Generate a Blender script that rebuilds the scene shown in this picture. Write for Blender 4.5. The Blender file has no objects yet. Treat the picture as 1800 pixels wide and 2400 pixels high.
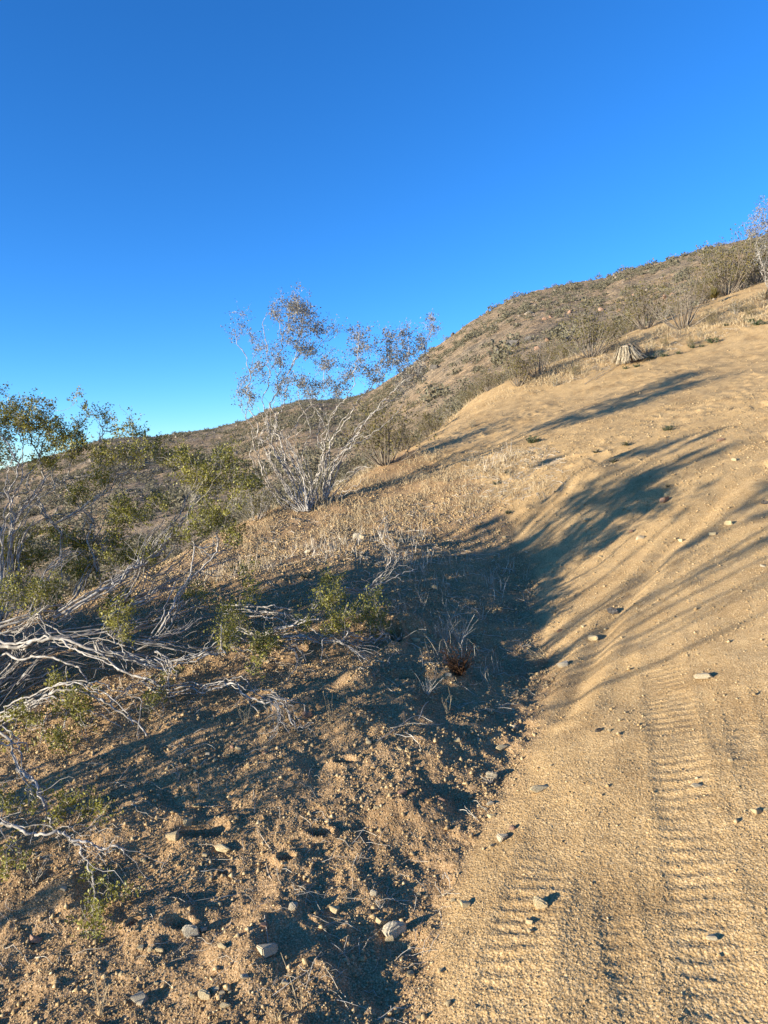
import bpy, math, random
import numpy as np
from mathutils import Matrix, Vector
random.seed(7); RNG = np.random.default_rng(7)
SC = bpy.context.scene
COL = SC.collection
# ------------------------------------------------------------------ camera
F = 1733.0                                   # focal length in pixels of the 1800 x 2400 frame
EYE = np.array([0.0, 0.0, 1.5])
_p, _r = math.radians(4.5), math.radians(3.0)
FWD = np.array([0, math.cos(_p), -math.sin(_p)])
_u0 = np.array([0, math.sin(_p), math.cos(_p)]); _r0 = np.array([1.0, 0, 0])
RIGHT = math.cos(_r)*_r0 - math.sin(_r)*_u0
UP = math.cos(_r)*_u0 + math.sin(_r)*_r0
cd = bpy.data.cameras.new('camera'); cam = bpy.data.objects.new('camera', cd); COL.objects.link(cam)
cam.matrix_world = Matrix(((RIGHT[0], UP[0], -FWD[0], EYE[0]), (RIGHT[1], UP[1], -FWD[1], EYE[1]),
                           (RIGHT[2], UP[2], -FWD[2], EYE[2]), (0, 0, 0, 1)))
cd.sensor_fit = 'VERTICAL'; cd.angle = 2*math.atan(1200/F); cd.clip_start = 0.05; cd.clip_end = 3000
SC.camera = cam
# ------------------------------------------------------------------ sky, sun, exposure
SUN_AZ = np.array([-0.91, -0.41]); SUN_EL = math.radians(7.5)
w = bpy.data.worlds.new("World"); SC.world = w; w.use_nodes = True
nt = w.node_tree; bg = nt.nodes['Background']
sky = nt.nodes.new('ShaderNodeTexSky'); sky.sky_type = 'NISHITA'; sky.sun_disc = False
sky.sun_elevation = SUN_EL
sky.sun_rotation = math.atan2(SUN_AZ[0], SUN_AZ[1])
sky.altitude = 3000; sky.air_density = 1.0; sky.dust_density = 0.0; sky.ozone_density = 4.0
hs = nt.nodes.new('ShaderNodeHueSaturation'); hs.inputs['Saturation'].default_value = 1.11
hs.inputs['Hue'].default_value = 0.506
nt.links.new(sky.outputs[0], hs.inputs['Color']); nt.links.new(hs.outputs[0], bg.inputs[0])
bg.inputs[1].default_value = 0.137
sd = bpy.data.lights.new('sun', 'SUN'); sd.energy = 4.1; sd.angle = math.radians(0.55); sd.color = (1.0, 0.94, 0.80)
so = bpy.data.objects.new('sun', sd); COL.objects.link(so)
_h = SUN_AZ/np.linalg.norm(SUN_AZ)
SUNV = Vector((_h[0]*math.cos(SUN_EL), _h[1]*math.cos(SUN_EL), math.sin(SUN_EL)))
so.rotation_euler = (-SUNV).to_track_quat('-Z', 'Y').to_euler()
SC.view_settings.view_transform = 'Standard'; SC.view_settings.look = 'None'
SC.view_settings.gamma = 1.0; SC.view_settings.exposure = 1.5
SC.cycles.max_bounces = 8; SC.cycles.diffuse_bounces = 6; SC.cycles.transparent_max_bounces = 4

# ------------------------------------------------------------------ maths helpers
def hash2(ix, iy, seed):
    h = (ix.astype(np.int64)*374761393 + iy.astype(np.int64)*668265263 + seed*982451653) & 0xffffffff
    h = ((h ^ (h >> 13))*1274126177) & 0xffffffff
    return ((h ^ (h >> 16)) & 0xffffff)/float(0xffffff)
def vn(x, y, seed=0):
    """gradient noise, about -0.7 .. 0.7"""
    x0 = np.floor(x); y0 = np.floor(y); fx = x-x0; fy = y-y0
    sx = fx*fx*fx*(fx*(fx*6-15)+10); sy = fy*fy*fy*(fy*(fy*6-15)+10)
    def g(dx, dy):
        a = hash2(x0+dx, y0+dy, seed)*2*np.pi
        return np.cos(a)*(fx-dx)+np.sin(a)*(fy-dy)
    a = g(0, 0); b = g(1, 0); c = g(0, 1); d = g(1, 1)
    return (a*(1-sx)+b*sx)*(1-sy)+(c*(1-sx)+d*sx)*sy
def fbm(x, y, octs=4, seed=0, gain=0.5):
    s = 0; a = 1.0
    for k in range(octs):
        s = s+a*vn(x*2**k+17.3*k, y*2**k-9.1*k, seed+k); a *= gain
    return s
def sstep(a, b, x):
    t = np.clip((x-a)/(b-a), 0, 1); return t*t*(3-2*t)
def ray(px, py):
    return RIGHT*((px-900)/F) + UP*((1200-py)/F) + FWD
def at(px, py, y):
    """point seen at pixel (px,py) at forward distance y"""
    d = ray(px, py); return EYE + d*(y/d[1])

# ------------------------------------------------------------------ the lie of the land
CTRL = [(0,2400,1.85),(450,2400,1.75),(900,2400,1.66),(1350,2400,1.55),(1800,2400,1.47),
 (0,2000,2.55),(450,2000,2.42),(900,2000,2.3),(1350,2000,2.08),(1800,2000,1.92),
 (0,1700,3.5),(450,1700,3.3),(900,1700,3.15),(1150,1700,3.05),(1400,1700,2.7),(1800,1700,2.45),
 (0,1520,4.6),(450,1500,4.4),(900,1500,4.15),(1200,1500,3.95),(1500,1500,3.4),(1800,1500,3.0),
 (200,1400,5.4),(500,1350,5.7),(900,1350,5.3),(1200,1350,4.95),(1500,1350,4.2),(1800,1350,3.7),
 (700,1250,6.8),(900,1250,6.4),(1150,1250,6.0),(1500,1250,4.9),(1800,1250,4.3),
 (900,1150,8.0),(1150,1130,7.2),(1500,1120,5.9),(1800,1100,5.3),
 (1150,1040,9.0),(1300,1000,8.8),(1500,980,8.1),(1800,950,7.2),(1300,930,10.7),(1550,890,9.9),(1800,820,10.3)]
CREST = [(-260,1540,4.9),(0,1470,5.3),(220,1390,5.8),(440,1310,6.5),(560,1240,7.4),(650,1195,7.9),(760,1160,8.6),(850,1112,9.4),(960,1052,10.8),
 (1100,945,12.6),(1200,900,13.6),(1300,862,14.5),(1450,800,15.8),(1620,735,17),(1800,685,18),(1980,640,18.5)]
pts = [at(*c) for c in CTRL] + [at(*c) for c in CREST]
for (a, b, c) in CREST:
    p = at(a, b, c); k = 1+3.5/c
    lo = p[2] + ((p[2]-1.5)/c)*3.5 - (1.0 if a < 900 else 0.7)
    if a < 700: lo = p[2]-1.5
    pts.append(np.array([p[0]*k, p[1]*k, lo]))
for q in [(0,0,0.02),(-1.5,0,-.25),(1.5,0,.3),(0,-2,-.2),(-8,0,-1.5),(-8,-6,-2.2),(0,-8,-1.0),(8,-8,.5),(6,0,1.6),(14,0,3.6),(16,8,5.6),(20,14,7.4),(20,-10,3.5),
          (-14,4,-3.2),(-14,12,-4.0),(-8,14,-2.8),(-16,-12,-4),(-10,24,-4.2),(0,22,-.5),(24,24,9.5),(14,28,7.5)]:
    pts.append(np.array(q, float))
pts = np.array(pts)
def tps(r2): return 0.5*r2*np.log(r2+1e-9)
_n = len(pts)
_K = tps((pts[:, None, 0]-pts[None, :, 0])**2+(pts[:, None, 1]-pts[None, :, 1])**2)+np.eye(_n)*0.02
_P = np.c_[np.ones(_n), pts[:, :2]]
_A = np.block([[_K, _P], [_P.T, np.zeros((3, 3))]])
_w = np.linalg.solve(_A, np.r_[pts[:, 2], 0, 0, 0])
def rbf(x, y):
    s = _w[_n]+_w[_n+1]*x+_w[_n+2]*y
    for i in range(_n): s = s+_w[i]*tps((x-pts[i, 0])**2+(y-pts[i, 1])**2)
    return s
GX0, GY0, GS = -28.0, -28.0, 0.125
_gx = np.arange(GX0, 32, GS); _gy = np.arange(GY0, 34, GS)
_gz = rbf(*np.meshgrid(_gx, _gy))
def bilin(g, x, y):
    fx = np.clip((x-GX0)/GS, 0, g.shape[1]-1.001); fy = np.clip((y-GY0)/GS, 0, g.shape[0]-1.001)
    ix = fx.astype(int); iy = fy.astype(int); fx = fx-ix; fy = fy-iy
    return (g[iy, ix]*(1-fx)+g[iy, ix+1]*fx)*(1-fy)+(g[iy+1, ix]*(1-fx)+g[iy+1, ix+1]*fx)*fy
def hit(hf, px, py):
    d = ray(px, py); t0 = 0.9; t = 0.9
    while t < 40:
        p = EYE+d*t
        if p[2] < hf(np.array([p[0]]), np.array([p[1]]))[0]: break
        t0 = t; t *= 1.02
    for _ in range(14):
        m = .5*(t0+t); p = EYE+d*m
        if p[2] < hf(np.array([p[0]]), np.array([p[1]]))[0]: t = m
        else: t0 = m
    return EYE+d*t
H0 = lambda x, y: bilin(_gz, x, y)
def G0(px, py): return hit(H0, px, py)
def seg_dist(x, y, line):
    """signed distance to a polyline (positive on its right) and the run along it"""
    best = np.full(x.shape, 1e9); sg = np.ones(x.shape); run = np.zeros(x.shape); acc = 0
    for (a, b) in zip(line[:-1], line[1:]):
        dx, dy = b[0]-a[0], b[1]-a[1]; L = math.hypot(dx, dy)
        t = np.clip(((x-a[0])*dx+(y-a[1])*dy)/L**2, 0, 1)
        d = np.hypot(x-a[0]-t*dx, y-a[1]-t*dy); m = d < best
        best = np.where(m, d, best); run = np.where(m, acc+t*L, run)
        sg = np.where(m, np.sign((x-a[0])*(-dy)+(y-a[1])*dx)*-1, sg); acc += L
    return best*sg, run
EDGE = [G0(*q)[:2] for q in [(960,2399),(985,2200),(1080,2010),(1190,1810),(1290,1580),(1250,1400),(1245,1290)]]
EDGE = [EDGE[0]*0.0+np.array([-.25,-1.5])] + EDGE + [G0(1180,1200)[:2], G0(1130,1130)[:2], G0(1010,1085)[:2], G0(965,1056)[:2]]
PITS = [(752,1962,.030,.016,.07),(672,2019,.022,.014,.05),(929,1530,.030,.07,.10),(318,2165,.02,.014,.04),(945,1625,.04,.03,.03),(810,1815,.03,.018,.04),
        (525,2045,.014,.012,.03),(420,2170,.035,.02,.03),(470,1960,.08,.03,.04),(700,1560,.04,.03,.04)]
PITS = [(G0(a, b)[0], G0(a, b)[1], c, d, e) for a, b, c, d, e in PITS]
MOUNDS = [(960,1500,.10,.05),(380,2150,.09,.03),(560,2250,.10,.03),(840,1640,.09,.035),(1050,1600,.12,.05),(300,1950,.12,.03),(640,1850,.13,.035),
          (980,1900,.12,.03),(820,1740,.10,.04),(1380,1120,.22,.06),(140,2120,.10,.03),(640,2160,.08,.03),(480,1850,.10,.035),(720,1700,.09,.03)]
MOUNDS = [(G0(a, b)[0], G0(a, b)[1], c, d) for a, b, c, d in MOUNDS]
TREADS = [([(1720,2399),(1650,2150),(1620,1950),(1590,1760),(1560,1600),(1545,1480)], .085, .045),
          ([(1790,1900),(1745,1750),(1715,1620)], .05, .045),
          ([(1180,2399),(1215,2200),(1260,2050),(1310,1900)], .085, .043),
          ([(1500,2399),(1455,2200),(1420,2000)], .05, .045)]
TREADS = [([G0(*q)[:2] for q in l], wd, pt) for l, wd, pt in TREADS]
TREADS = [([l[0]*1.0+(l[0]-l[1])*(.9 if j != 1 else .01)]+l, wd, pt) for j, (l, wd, pt) in enumerate(TREADS)]
RUTS = [[G0(*q)[:2] for q in l] for l in ([(1330,1640),(1420,1440),(1560,1270),(1700,1150),(1799,1090)], [(1260,1180),(1400,1080),(1600,1010),(1799,950)],
        [(1150,1015),(1330,940),(1550,850),(1799,770)], [(1290,1330),(1480,1200),(1799,1020)])]
def masks(x, y):
    d, run = seg_dist(x, y, EDGE)
    trk = sstep(-.05, .10, d + .10*fbm(x*2.5, y*2.5, 3, 31))
    return d, trk
def tread_mask(x, y):
    k = np.zeros(x.shape)
    for (l, wd, pt) in TREADS: k = np.maximum(k, np.exp(-(seg_dist(x, y, l)[0]/wd)**4))
    return k
def ground_h(x, y, fine=True):
    z = H0(x, y)
    d, trk = masks(x, y); rough = 1-trk
    dist = np.hypot(x, y)
    # the bank turns down towards the gully beside the track
    dr = np.clip(.26*dist-.12, .2, 1.3); q = -d/dr; A_ = .20*dr*sstep(6.6, 5.0, dist)*(.3+.7*sstep(2.2, 3.1, dist))*sstep(.8, 1.5, y)
    f = np.where(q < 0, -.42*sstep(-1.7, 0, q), np.where(q < 1, -.42+1.0*sstep(-.25, 1.1, q)-1.0*sstep(-.25, 1.1, 0*q), 0))
    f1 = -.42+1.0*(1-sstep(-.25, 1.1, np.zeros(1))[0]); f = np.where(q >= 1, f1*sstep(3.6, 1, q), f)
    z = z + A_*f
    z = z - .03*np.exp(-((d+.06)/.14)**2)*sstep(7, 4, dist)
    n1 = fbm(x*1.1, y*1.1, 3, 5)
    z = z + .05*n1*(.35+.65*rough)
    cl = fbm(x*6.0, y*6.0, 4, 11, .55)
    clod = np.maximum(0, fbm(x*9.0, y*9.0, 3, 71, .6)+.05)
    z = z + rough*(.016*cl + .013*clod)*sstep(14, 3, dist)
    # slope wash: small steps and scarps running down the rough bank
    z = z + rough*.018*np.abs(fbm((x*.8+y*.5)*4, (y*.8-x*.5)*1.6, 3, 91))
    tr = fbm(x*3.0, y*3.0, 3, 21)
    z = z + trk*(.010*tr)
    # loose crumbly surface on the upper part of the slope
    loose = trk*sstep(4.0, 7.0, dist)*sstep(.05, .25, vn(x*.6, y*.6, 55)+.1)
    z = z + loose*.03*np.maximum(0, fbm(x*5, y*5, 3, 23, .6))
    if fine:
        near = sstep(9, 3, dist)
        z = z + near*(.0012*vn(x*62, y*62, 41)+.0045*np.maximum(0, vn(x*34, y*34, 43))*rough+.0035*vn(x*120, y*120, 47)*sstep(4, 2.5, dist))
    for (l, wd, pt) in TREADS:
        dd, run = seg_dist(x, y, l)
        m = np.exp(-(dd/wd)**4)*sstep(.02, .4, run)*sstep(0, .45, sum(math.hypot(*(b_-a_)) for a_, b_ in zip(l[:-1], l[1:]))-run)
        jag = vn(x*14, y*14, 77)*.9
        wav = np.sin(2*np.pi*run/pt + jag*.9 + 4*dd + np.where(dd > 0, 0, .8))
        keep = .3+.7*sstep(-.3, .2, vn(run*5, dd*8+3, 79)+.05)
        z = z - m*.003 + m*keep*.0022*(wav+.3*np.abs(wav)) + .002*np.exp(-((np.abs(dd)-wd*1.15)/.02)**2)
    for l in RUTS:
        dd, run = seg_dist(x, y, l)
        z = z - .018*np.exp(-((dd+.03*vn(run*2, run*0, 7))/.05)**2) + .012*np.exp(-((np.abs(dd)-.11)/.05)**2)
    for (a, b, c, e) in MOUNDS:
        z = z + e*np.exp(-(((x-a)**2+(y-b)**2)/(c*c))**1.5)
    for (a, b, sx, sy, dp) in PITS:
        r2 = ((x-a)/sx)**2+((y-b)/sy)**2
        z = z - dp*np.exp(-r2**2) + .25*dp*np.exp(-((np.sqrt(r2)-1.7)/.5)**2)
    far = trk*sstep(5.5, 8, dist)*sstep(22, 16, dist)
    z = z + far*(.018*fbm((x*.84+y*.54)*.7, (y*.84-x*.54)*4.5, 3, 301) + .012*np.abs(fbm(x*5, y*5, 3, 305, .65)) + .012*np.maximum(0, fbm(x*1.7, y*1.7, 3, 307)))
    return z
_nx = np.arange(-5, 7, .02); _ny = np.arange(.5, 9.5, .02); _nz = ground_h(*np.meshgrid(_nx, _ny), False)
def _hn(x, y):
    if y[0] > 9.4 or abs(x[0]) > 4.9: return ground_h(x, y, False)
    fx = (x[0]+5)/.02; fy = (y[0]-.5)/.02; i = int(fx); j = int(fy); fx -= i; fy -= j
    if j < 0: return H0(x, y)
    return np.array([(_nz[j, i]*(1-fx)+_nz[j, i+1]*fx)*(1-fy)+(_nz[j+1, i]*(1-fx)+_nz[j+1, i+1]*fx)*fy])
def G(px, py): return hit(_hn, px, py)
def gz(x, y, fine=False): return float(ground_h(np.array([x]), np.array([y]), fine)[0])

# ------------------------------------------------------------------ materials
def mat(name, build, rough=0.95):
    m = bpy.data.materials.new(name); m.use_nodes = True
    t = m.node_tree; b = t.nodes['Principled BSDF']; b.inputs['Roughness'].default_value = rough
    b.inputs['Specular IOR Level'].default_value = 0.15
    build(t, b); return m
def N(t, k, **kw):
    n = t.nodes.new(k)
    for a, v in kw.items(): setattr(n, a, v)
    return n
def noise(t, co, scale, detail=5, rough=.6):
    n = N(t, 'ShaderNodeTexNoise'); n.inputs['Scale'].default_value = scale; n.inputs['Detail'].default_value = detail
    n.inputs['Roughness'].default_value = rough; t.links.new(co, n.inputs['Vector']); return n.outputs['Fac']
def ramp(t, fac, stops):
    r = N(t, 'ShaderNodeValToRGB'); e = r.color_ramp.elements
    while len(e) < len(stops): e.new(.5)
    for i, (p, c) in enumerate(stops): e[i].position = p; e[i].color = (*c, 1)
    t.links.new(fac, r.inputs[0]); return r.outputs[0]
def mix(t, fac, a, b, mode='MIX'):
    m = N(t, 'ShaderNodeMix', data_type='RGBA', blend_type=mode)
    if isinstance(fac, float): m.inputs[0].default_value = fac
    else: t.links.new(fac, m.inputs[0])
    for s, v in ((6, a), (7, b)):
        if isinstance(v, tuple): m.inputs[s].default_value = (*v, 1)
        else: t.links.new(v, m.inputs[s])
    return m.outputs[2]
def bump(t, b, h, strength, dist):
    n = N(t, 'ShaderNodeBump'); n.inputs['Strength'].default_value = strength; n.inputs['Distance'].default_value = dist
    t.links.new(h, n.inputs['Height']); t.links.new(n.outputs[0], b.inputs['Normal'])
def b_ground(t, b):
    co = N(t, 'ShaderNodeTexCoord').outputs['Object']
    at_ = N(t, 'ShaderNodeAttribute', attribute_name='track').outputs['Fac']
    g1 = noise(t, co, 190, 3, .7); g2 = noise(t, co, 3.0, 5); g3 = noise(t, co, 22, 4); g4 = noise(t, co, .9, 4)
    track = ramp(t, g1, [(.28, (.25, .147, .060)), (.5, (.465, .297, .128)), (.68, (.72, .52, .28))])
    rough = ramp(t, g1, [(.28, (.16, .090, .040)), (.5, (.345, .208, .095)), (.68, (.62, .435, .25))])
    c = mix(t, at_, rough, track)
    c = mix(t, .8, c, ramp(t, g2, [(.34, (.74, .71, .68)), (.5, (1, 1, 1)), (.68, (1.14, 1.13, 1.10))]), 'MULTIPLY')
    c = mix(t, .6, c, ramp(t, g3, [(.3, (.80, .76, .72)), (.7, (1.15, 1.15, 1.15))]), 'MULTIPLY')
    c = mix(t, .5, c, ramp(t, g4, [(.35, (.85, .84, .84)), (.65, (1.1, 1.1, 1.12))]), 'MULTIPLY')
    t.links.new(c, b.inputs['Base Color'])
    v = N(t, 'ShaderNodeTexVoronoi'); v.inputs['Scale'].default_value = 150; t.links.new(co, v.inputs['Vector'])
    a = N(t, 'ShaderNodeMath', operation='ADD'); t.links.new(g1, a.inputs[0]); t.links.new(v.outputs[0], a.inputs[1])
    bump(t, b, a.outputs[0], .55, .004)
M_GROUND = mat('sandy_ground', b_ground)
def b_hill(t, b):
    co = N(t, 'ShaderNodeTexCoord').outputs['Object']
    g1 = noise(t, co, .12, 5); g2 = noise(t, co, 1.3, 6, .7); g3 = noise(t, co, 5.0, 4, .7)
    c = ramp(t, g1, [(.35, (.28, .22, .145)), (.6, (.37, .26, .15))])
    c = mix(t, .8, c, ramp(t, g2, [(.38, (.45, .43, .42)), (.62, (1.2, 1.15, 1.1))]), 'MULTIPLY')
    c = mix(t, .6, c, ramp(t, g3, [(.35, (.5, .5, .5)), (.6, (1.25, 1.2, 1.15))]), 'MULTIPLY')
    t.links.new(c, b.inputs['Base Color']); bump(t, b, g2, .9, .5)
M_HILL = mat('hillside_soil', b_hill)
def b_simple(stops, scale, bs=0.0, bd=.003, sc2=None):
    def f(t, b):
        co = N(t, 'ShaderNodeTexCoord').outputs['Object']
        g = noise(t, co, scale, 4, .65); c = ramp(t, g, stops)
        oi = N(t, 'ShaderNodeObjectInfo').outputs['Random']
        c = mix(t, .5, c, ramp(t, oi, [(0, (.72, .70, .68)), (.5, (1, .97, .92)), (1, (1.15, 1.15, 1.18))]), 'MULTIPLY')
        t.links.new(c, b.inputs['Base Color'])
        if bs: bump(t, b, g, bs, bd)
    return f
M_BARK = mat('pale_bark', b_simple([(.3, (.15, .13, .105)), (.5, (.37, .325, .27)), (.7, (.60, .54, .455))], 28, .5, .004), .85)
M_BARKD = mat('grey_brown_bark', b_simple([(.3, (.12, .095, .07)), (.7, (.33, .27, .20))], 30), .9)
def b_leaf(a, c_, z_):
    def f(t, b):
        co = N(t, 'ShaderNodeTexCoord').outputs['Object']
        g = noise(t, co, 45, 2); g2 = noise(t, co, 4, 2)
        c = ramp(t, g, [(.3, a), (.5, c_), (.72, z_)])
        c = mix(t, .5, c, ramp(t, g2, [(.35, (.75, .8, .8)), (.65, (1.2, 1.1, .9))]), 'MULTIPLY')
        t.links.new(c, b.inputs['Base Color'])
        tr = N(t, 'ShaderNodeBsdfTranslucent'); t.links.new(c, tr.inputs[0])
        mx = N(t, 'ShaderNodeMixShader'); mx.inputs[0].default_value = .25
        o = t.nodes['Material Output']; t.links.new(b.outputs[0], mx.inputs[1]); t.links.new(tr.outputs[0], mx.inputs[2]); t.links.new(mx.outputs[0], o.inputs[0])
        b.inputs['Specular IOR Level'].default_value = .35
    return f
M_LEAF = mat('olive_leaf', b_leaf((.10, .096, .014), (.25, .225, .034), (.46, .41, .09)), .5)
M_LEAFG = mat('grey_leaf', b_leaf((.13, .125, .105), (.24, .225, .20), (.36, .335, .30)), .6)
M_SCRUB = mat('scrub_leaf', b_leaf((.07, .055, .014), (.155, .125, .033), (.26, .21, .07)), .8)
M_SCRUBD = mat('hill_scrub_leaf', b_leaf((.10, .088, .055), (.19, .165, .105), (.31, .27, .18)), .9)
M_STRAW = mat('dry_straw', b_simple([(.3, (.30, .21, .11)), (.6, (.55, .43, .26))], 14), .8)
M_STRAWP = mat('pale_stalk', b_simple([(.3, (.33, .27, .19)), (.6, (.60, .52, .40))], 14), .8)
M_RUST = mat('rusty_dead_growth', b_simple([(.3, (.035, .017, .009)), (.6, (.10, .048, .020))], 60), .9)
M_ROCK = mat('tan_stone', b_simple([(.3, (.28, .19, .095)), (.5, (.54, .41, .22)), (.7, (.78, .65, .40))], 26, .7, .006))
M_ROCKG = mat('grey_stone', b_simple([(.3, (.26, .20, .13)), (.5, (.50, .41, .27)), (.7, (.74, .64, .46))], 26, .7, .006))
M_ROCKR = mat('reddish_stone', b_simple([(.3, (.20, .11, .07)), (.6, (.42, .26, .17))], 26, .7, .006))
M_ROCKD = mat('dark_boulder', b_simple([(.3, (.05, .045, .04)), (.6, (.16, .14, .12))], 2.2, .8, .08))
M_PEB = mat('gravel_grain', b_simple([(.3, (.22, .138, .06)), (.5, (.42, .285, .135)), (.68, (.74, .58, .35))], 120))
M_GREEN = mat('small_green_leaf', b_leaf((.03, .05, .018), (.06, .085, .03), (.12, .14, .06)), .6)

# ------------------------------------------------------------------ mesh building
def mesh(name, v, f, m, smooth=False, nside=None):
    me = bpy.data.meshes.new(name)
    if isinstance(f, np.ndarray):
        k = f.shape[1]; me.vertices.add(len(v)); me.vertices.foreach_set('co', np.asarray(v, np.float32).ravel())
        me.loops.add(f.size); me.loops.foreach_set('vertex_index', f.astype(np.int32).ravel())
        me.polygons.add(len(f)); me.polygons.foreach_set('loop_start', np.arange(0, f.size, k, dtype=np.int32))
        me.polygons.foreach_set('loop_total', np.full(len(f), k, dtype=np.int32)); me.update(calc_edges=True)
    else:
        me.from_pydata([tuple(p) for p in v], [], f)
    me.materials.append(m)
    if smooth: me.polygons.foreach_set('use_smooth', np.ones(len(me.polygons), bool))
    me.update(); return me
def link(name, me, parent=None):
    o = bpy.data.objects.new(name, me); COL.objects.link(o)
    if parent is not None: o.parent = parent
    return o
def tag(o, label=None, cat=None, group=None, kind=None):
    for k, v in (('label', label), ('category', cat), ('group', group), ('kind', kind)):
        if v: o[k] = v
    return o
def empty(name, loc):
    e = bpy.data.objects.new(name, None); e.location = Vector([float(c) for c in loc]); e.empty_display_size = .1; COL.objects.link(e); return e
def copy_tree(o, parent=None):
    c = o.copy(); COL.objects.link(c); c.parent = parent
    for ch in o.children: copy_tree(ch, c)
    return c
class TB:
    """collects tubes"""
    def __init__(s): s.v = []; s.f = []; s.n = 0
    def tube(s, P, R, k=5):
        P = np.asarray(P, float); n = len(P); R = np.asarray(R, float)
        T = np.gradient(P, axis=0); T /= np.linalg.norm(T, axis=1)[:, None]+1e-12
        ref = np.array([.31, .17, .93]); 
        U = np.cross(T, ref); nu = np.linalg.norm(U, axis=1); bad = nu < .15
        if bad.any(): U[bad] = np.cross(T[bad], np.array([.9, .4, .1]))
        U /= np.linalg.norm(U, axis=1)[:, None]; V = np.cross(T, U)
        a = np.arange(k)*2*np.pi/k
        ring = P[:, None]+R[:, None, None]*(np.cos(a)[None, :, None]*U[:, None]+np.sin(a)[None, :, None]*V[:, None])
        s.v.append(ring.reshape(-1, 3)); i = np.arange(n-1)[:, None]*k; j = np.arange(k)[None]; j2 = (j+1) % k
        s.f.append(np.stack([i+j, i+j2, i+k+j2, i+k+j], -1).reshape(-1, 4)+s.n); s.n += n*k
    def out(s, name, m, parent, off, smooth=True):
        v = np.concatenate(s.v)-off; return link(name, mesh(name, v, np.concatenate(s.f), m, smooth), parent)
def spline(P, per=5):
    P = np.asarray(P, float)
    if len(P) < 3: return np.array([P[0]*(1-t)+P[-1]*t for t in np.linspace(0, 1, per+1)])
    Q = np.vstack([2*P[0]-P[1], P, 2*P[-1]-P[-2]]); o = []
    for i in range(1, len(Q)-2):
        for t in np.arange(per)/per:
            o.append(.5*((2*Q[i])+(-Q[i-1]+Q[i+1])*t+(2*Q[i-1]-5*Q[i]+4*Q[i+1]-Q[i+2])*t*t+(-Q[i-1]+3*Q[i]-3*Q[i+1]+Q[i+2])*t**3))
    o.append(Q[-2]); return np.array(o)
def crooked(P, amp):
    """kinks along a stem, none at its ends"""
    n = len(P); w_ = np.sin(np.linspace(0, np.pi, n))**.4
    J = RNG.normal(0, 1, (n, 3)); J = (J+np.roll(J, 1, 0))*.6
    return P+J*w_[:, None]*amp
def leaves_mesh(name, C, size, m, parent, off, up=.0):
    """many little two-sided leaves at points C"""
    n = len(C); a = RNG.normal(0, 1, (n, 3)); a[:, 2] += up; a /= np.linalg.norm(a, axis=1)[:, None]
    b = RNG.normal(0, 1, (n, 3)); b -= (a*b).sum(1)[:, None]*a; b /= np.linalg.norm(b, axis=1)[:, None]
    s = (size*RNG.uniform(.6, 1.35, n))[:, None]
    v = np.stack([C, C+a*s*.5+b*s*.3, C+a*s, C+a*s*.5-b*s*.3], 1).reshape(-1, 3)-off
    return link(name, mesh(name, v, np.arange(n*4).reshape(n, 4), m), parent)

# ------------------------------------------------------------------ ground
def polar(az, r):
    A, R = np.meshgrid(az, r); return R*np.sin(A), R*np.cos(A), A, R
az = np.concatenate([np.radians(np.arange(-180, -42, 1.5)), np.arange(math.radians(-42), math.radians(42), .0024), np.radians(np.arange(42, 180, 1.5))])
rr = np.concatenate([[.02, .2, .5, .8], np.exp(np.arange(math.log(1.0), math.log(12), .0024)), np.exp(np.arange(math.log(12), math.log(34), .006))])
X, Y, A, R = polar(az, rr)
def azel(l):
    o = []
    for q in l:
        d = ray(q[0], q[1]); h = math.hypot(d[0], d[1]); o.append((math.atan2(d[0], d[1]), d[2]/h))
    return np.array(o)
SIL = [(-300,1125),(-100,1115),(0,1103),(55,1086),(120,1066),(190,1046),(240,1027),(300,1022),(363,1021),(422,1012),(506,1002),(577,983),(631,958),(703,941),(809,937),(860,920),(893,903),(956,861),
       (1011,819),(1062,785),(1100,755),(1150,728),(1197,699),(1260,678),(1332,665),(1416,652),(1467,633),(1522,623),(1606,598),(1690,574),(1800,547),(2100,480)]
sil = azel(SIL); cre = azel(CREST)
crd = np.array([math.hypot(*at(*c)[:2]) for c in CREST])
def ra(a):
    return np.interp(a, cre[:, 0], crd, left=crd[0]*1.6, right=24)*np.where(a < cre[0, 0], 1+sstep(cre[0, 0], cre[0, 0]-.5, a)*.9, 1)
RA = ra(A)
Z = ground_h(X, Y)
Z = Z - np.maximum(0, R-1.22*RA)*.8*np.where(np.abs(A) < 1.0, 1, sstep(22, 27, R))
nr, na = X.shape
idx = np.arange(nr*na).reshape(nr, na)
fq = np.stack([idx[:-1, :-1], idx[:-1, 1:], idx[1:, 1:], idx[1:, :-1]], -1).reshape(-1, 4)[:, ::-1]
fw = np.stack([idx[:-1, -1], idx[:-1, 0], idx[1:, 0], idx[1:, -1]], -1)[:, ::-1]
gm = mesh('ground', np.stack([X, Y, Z], -1).reshape(-1, 3), np.concatenate([fq, fw]), M_GROUND, True)
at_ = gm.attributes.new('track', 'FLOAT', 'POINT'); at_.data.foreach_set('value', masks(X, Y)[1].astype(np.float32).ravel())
ground = tag(link('ground', gm), 'sandy gravel slope with a smooth worn track on its right side', 'ground', kind='structure')

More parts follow.
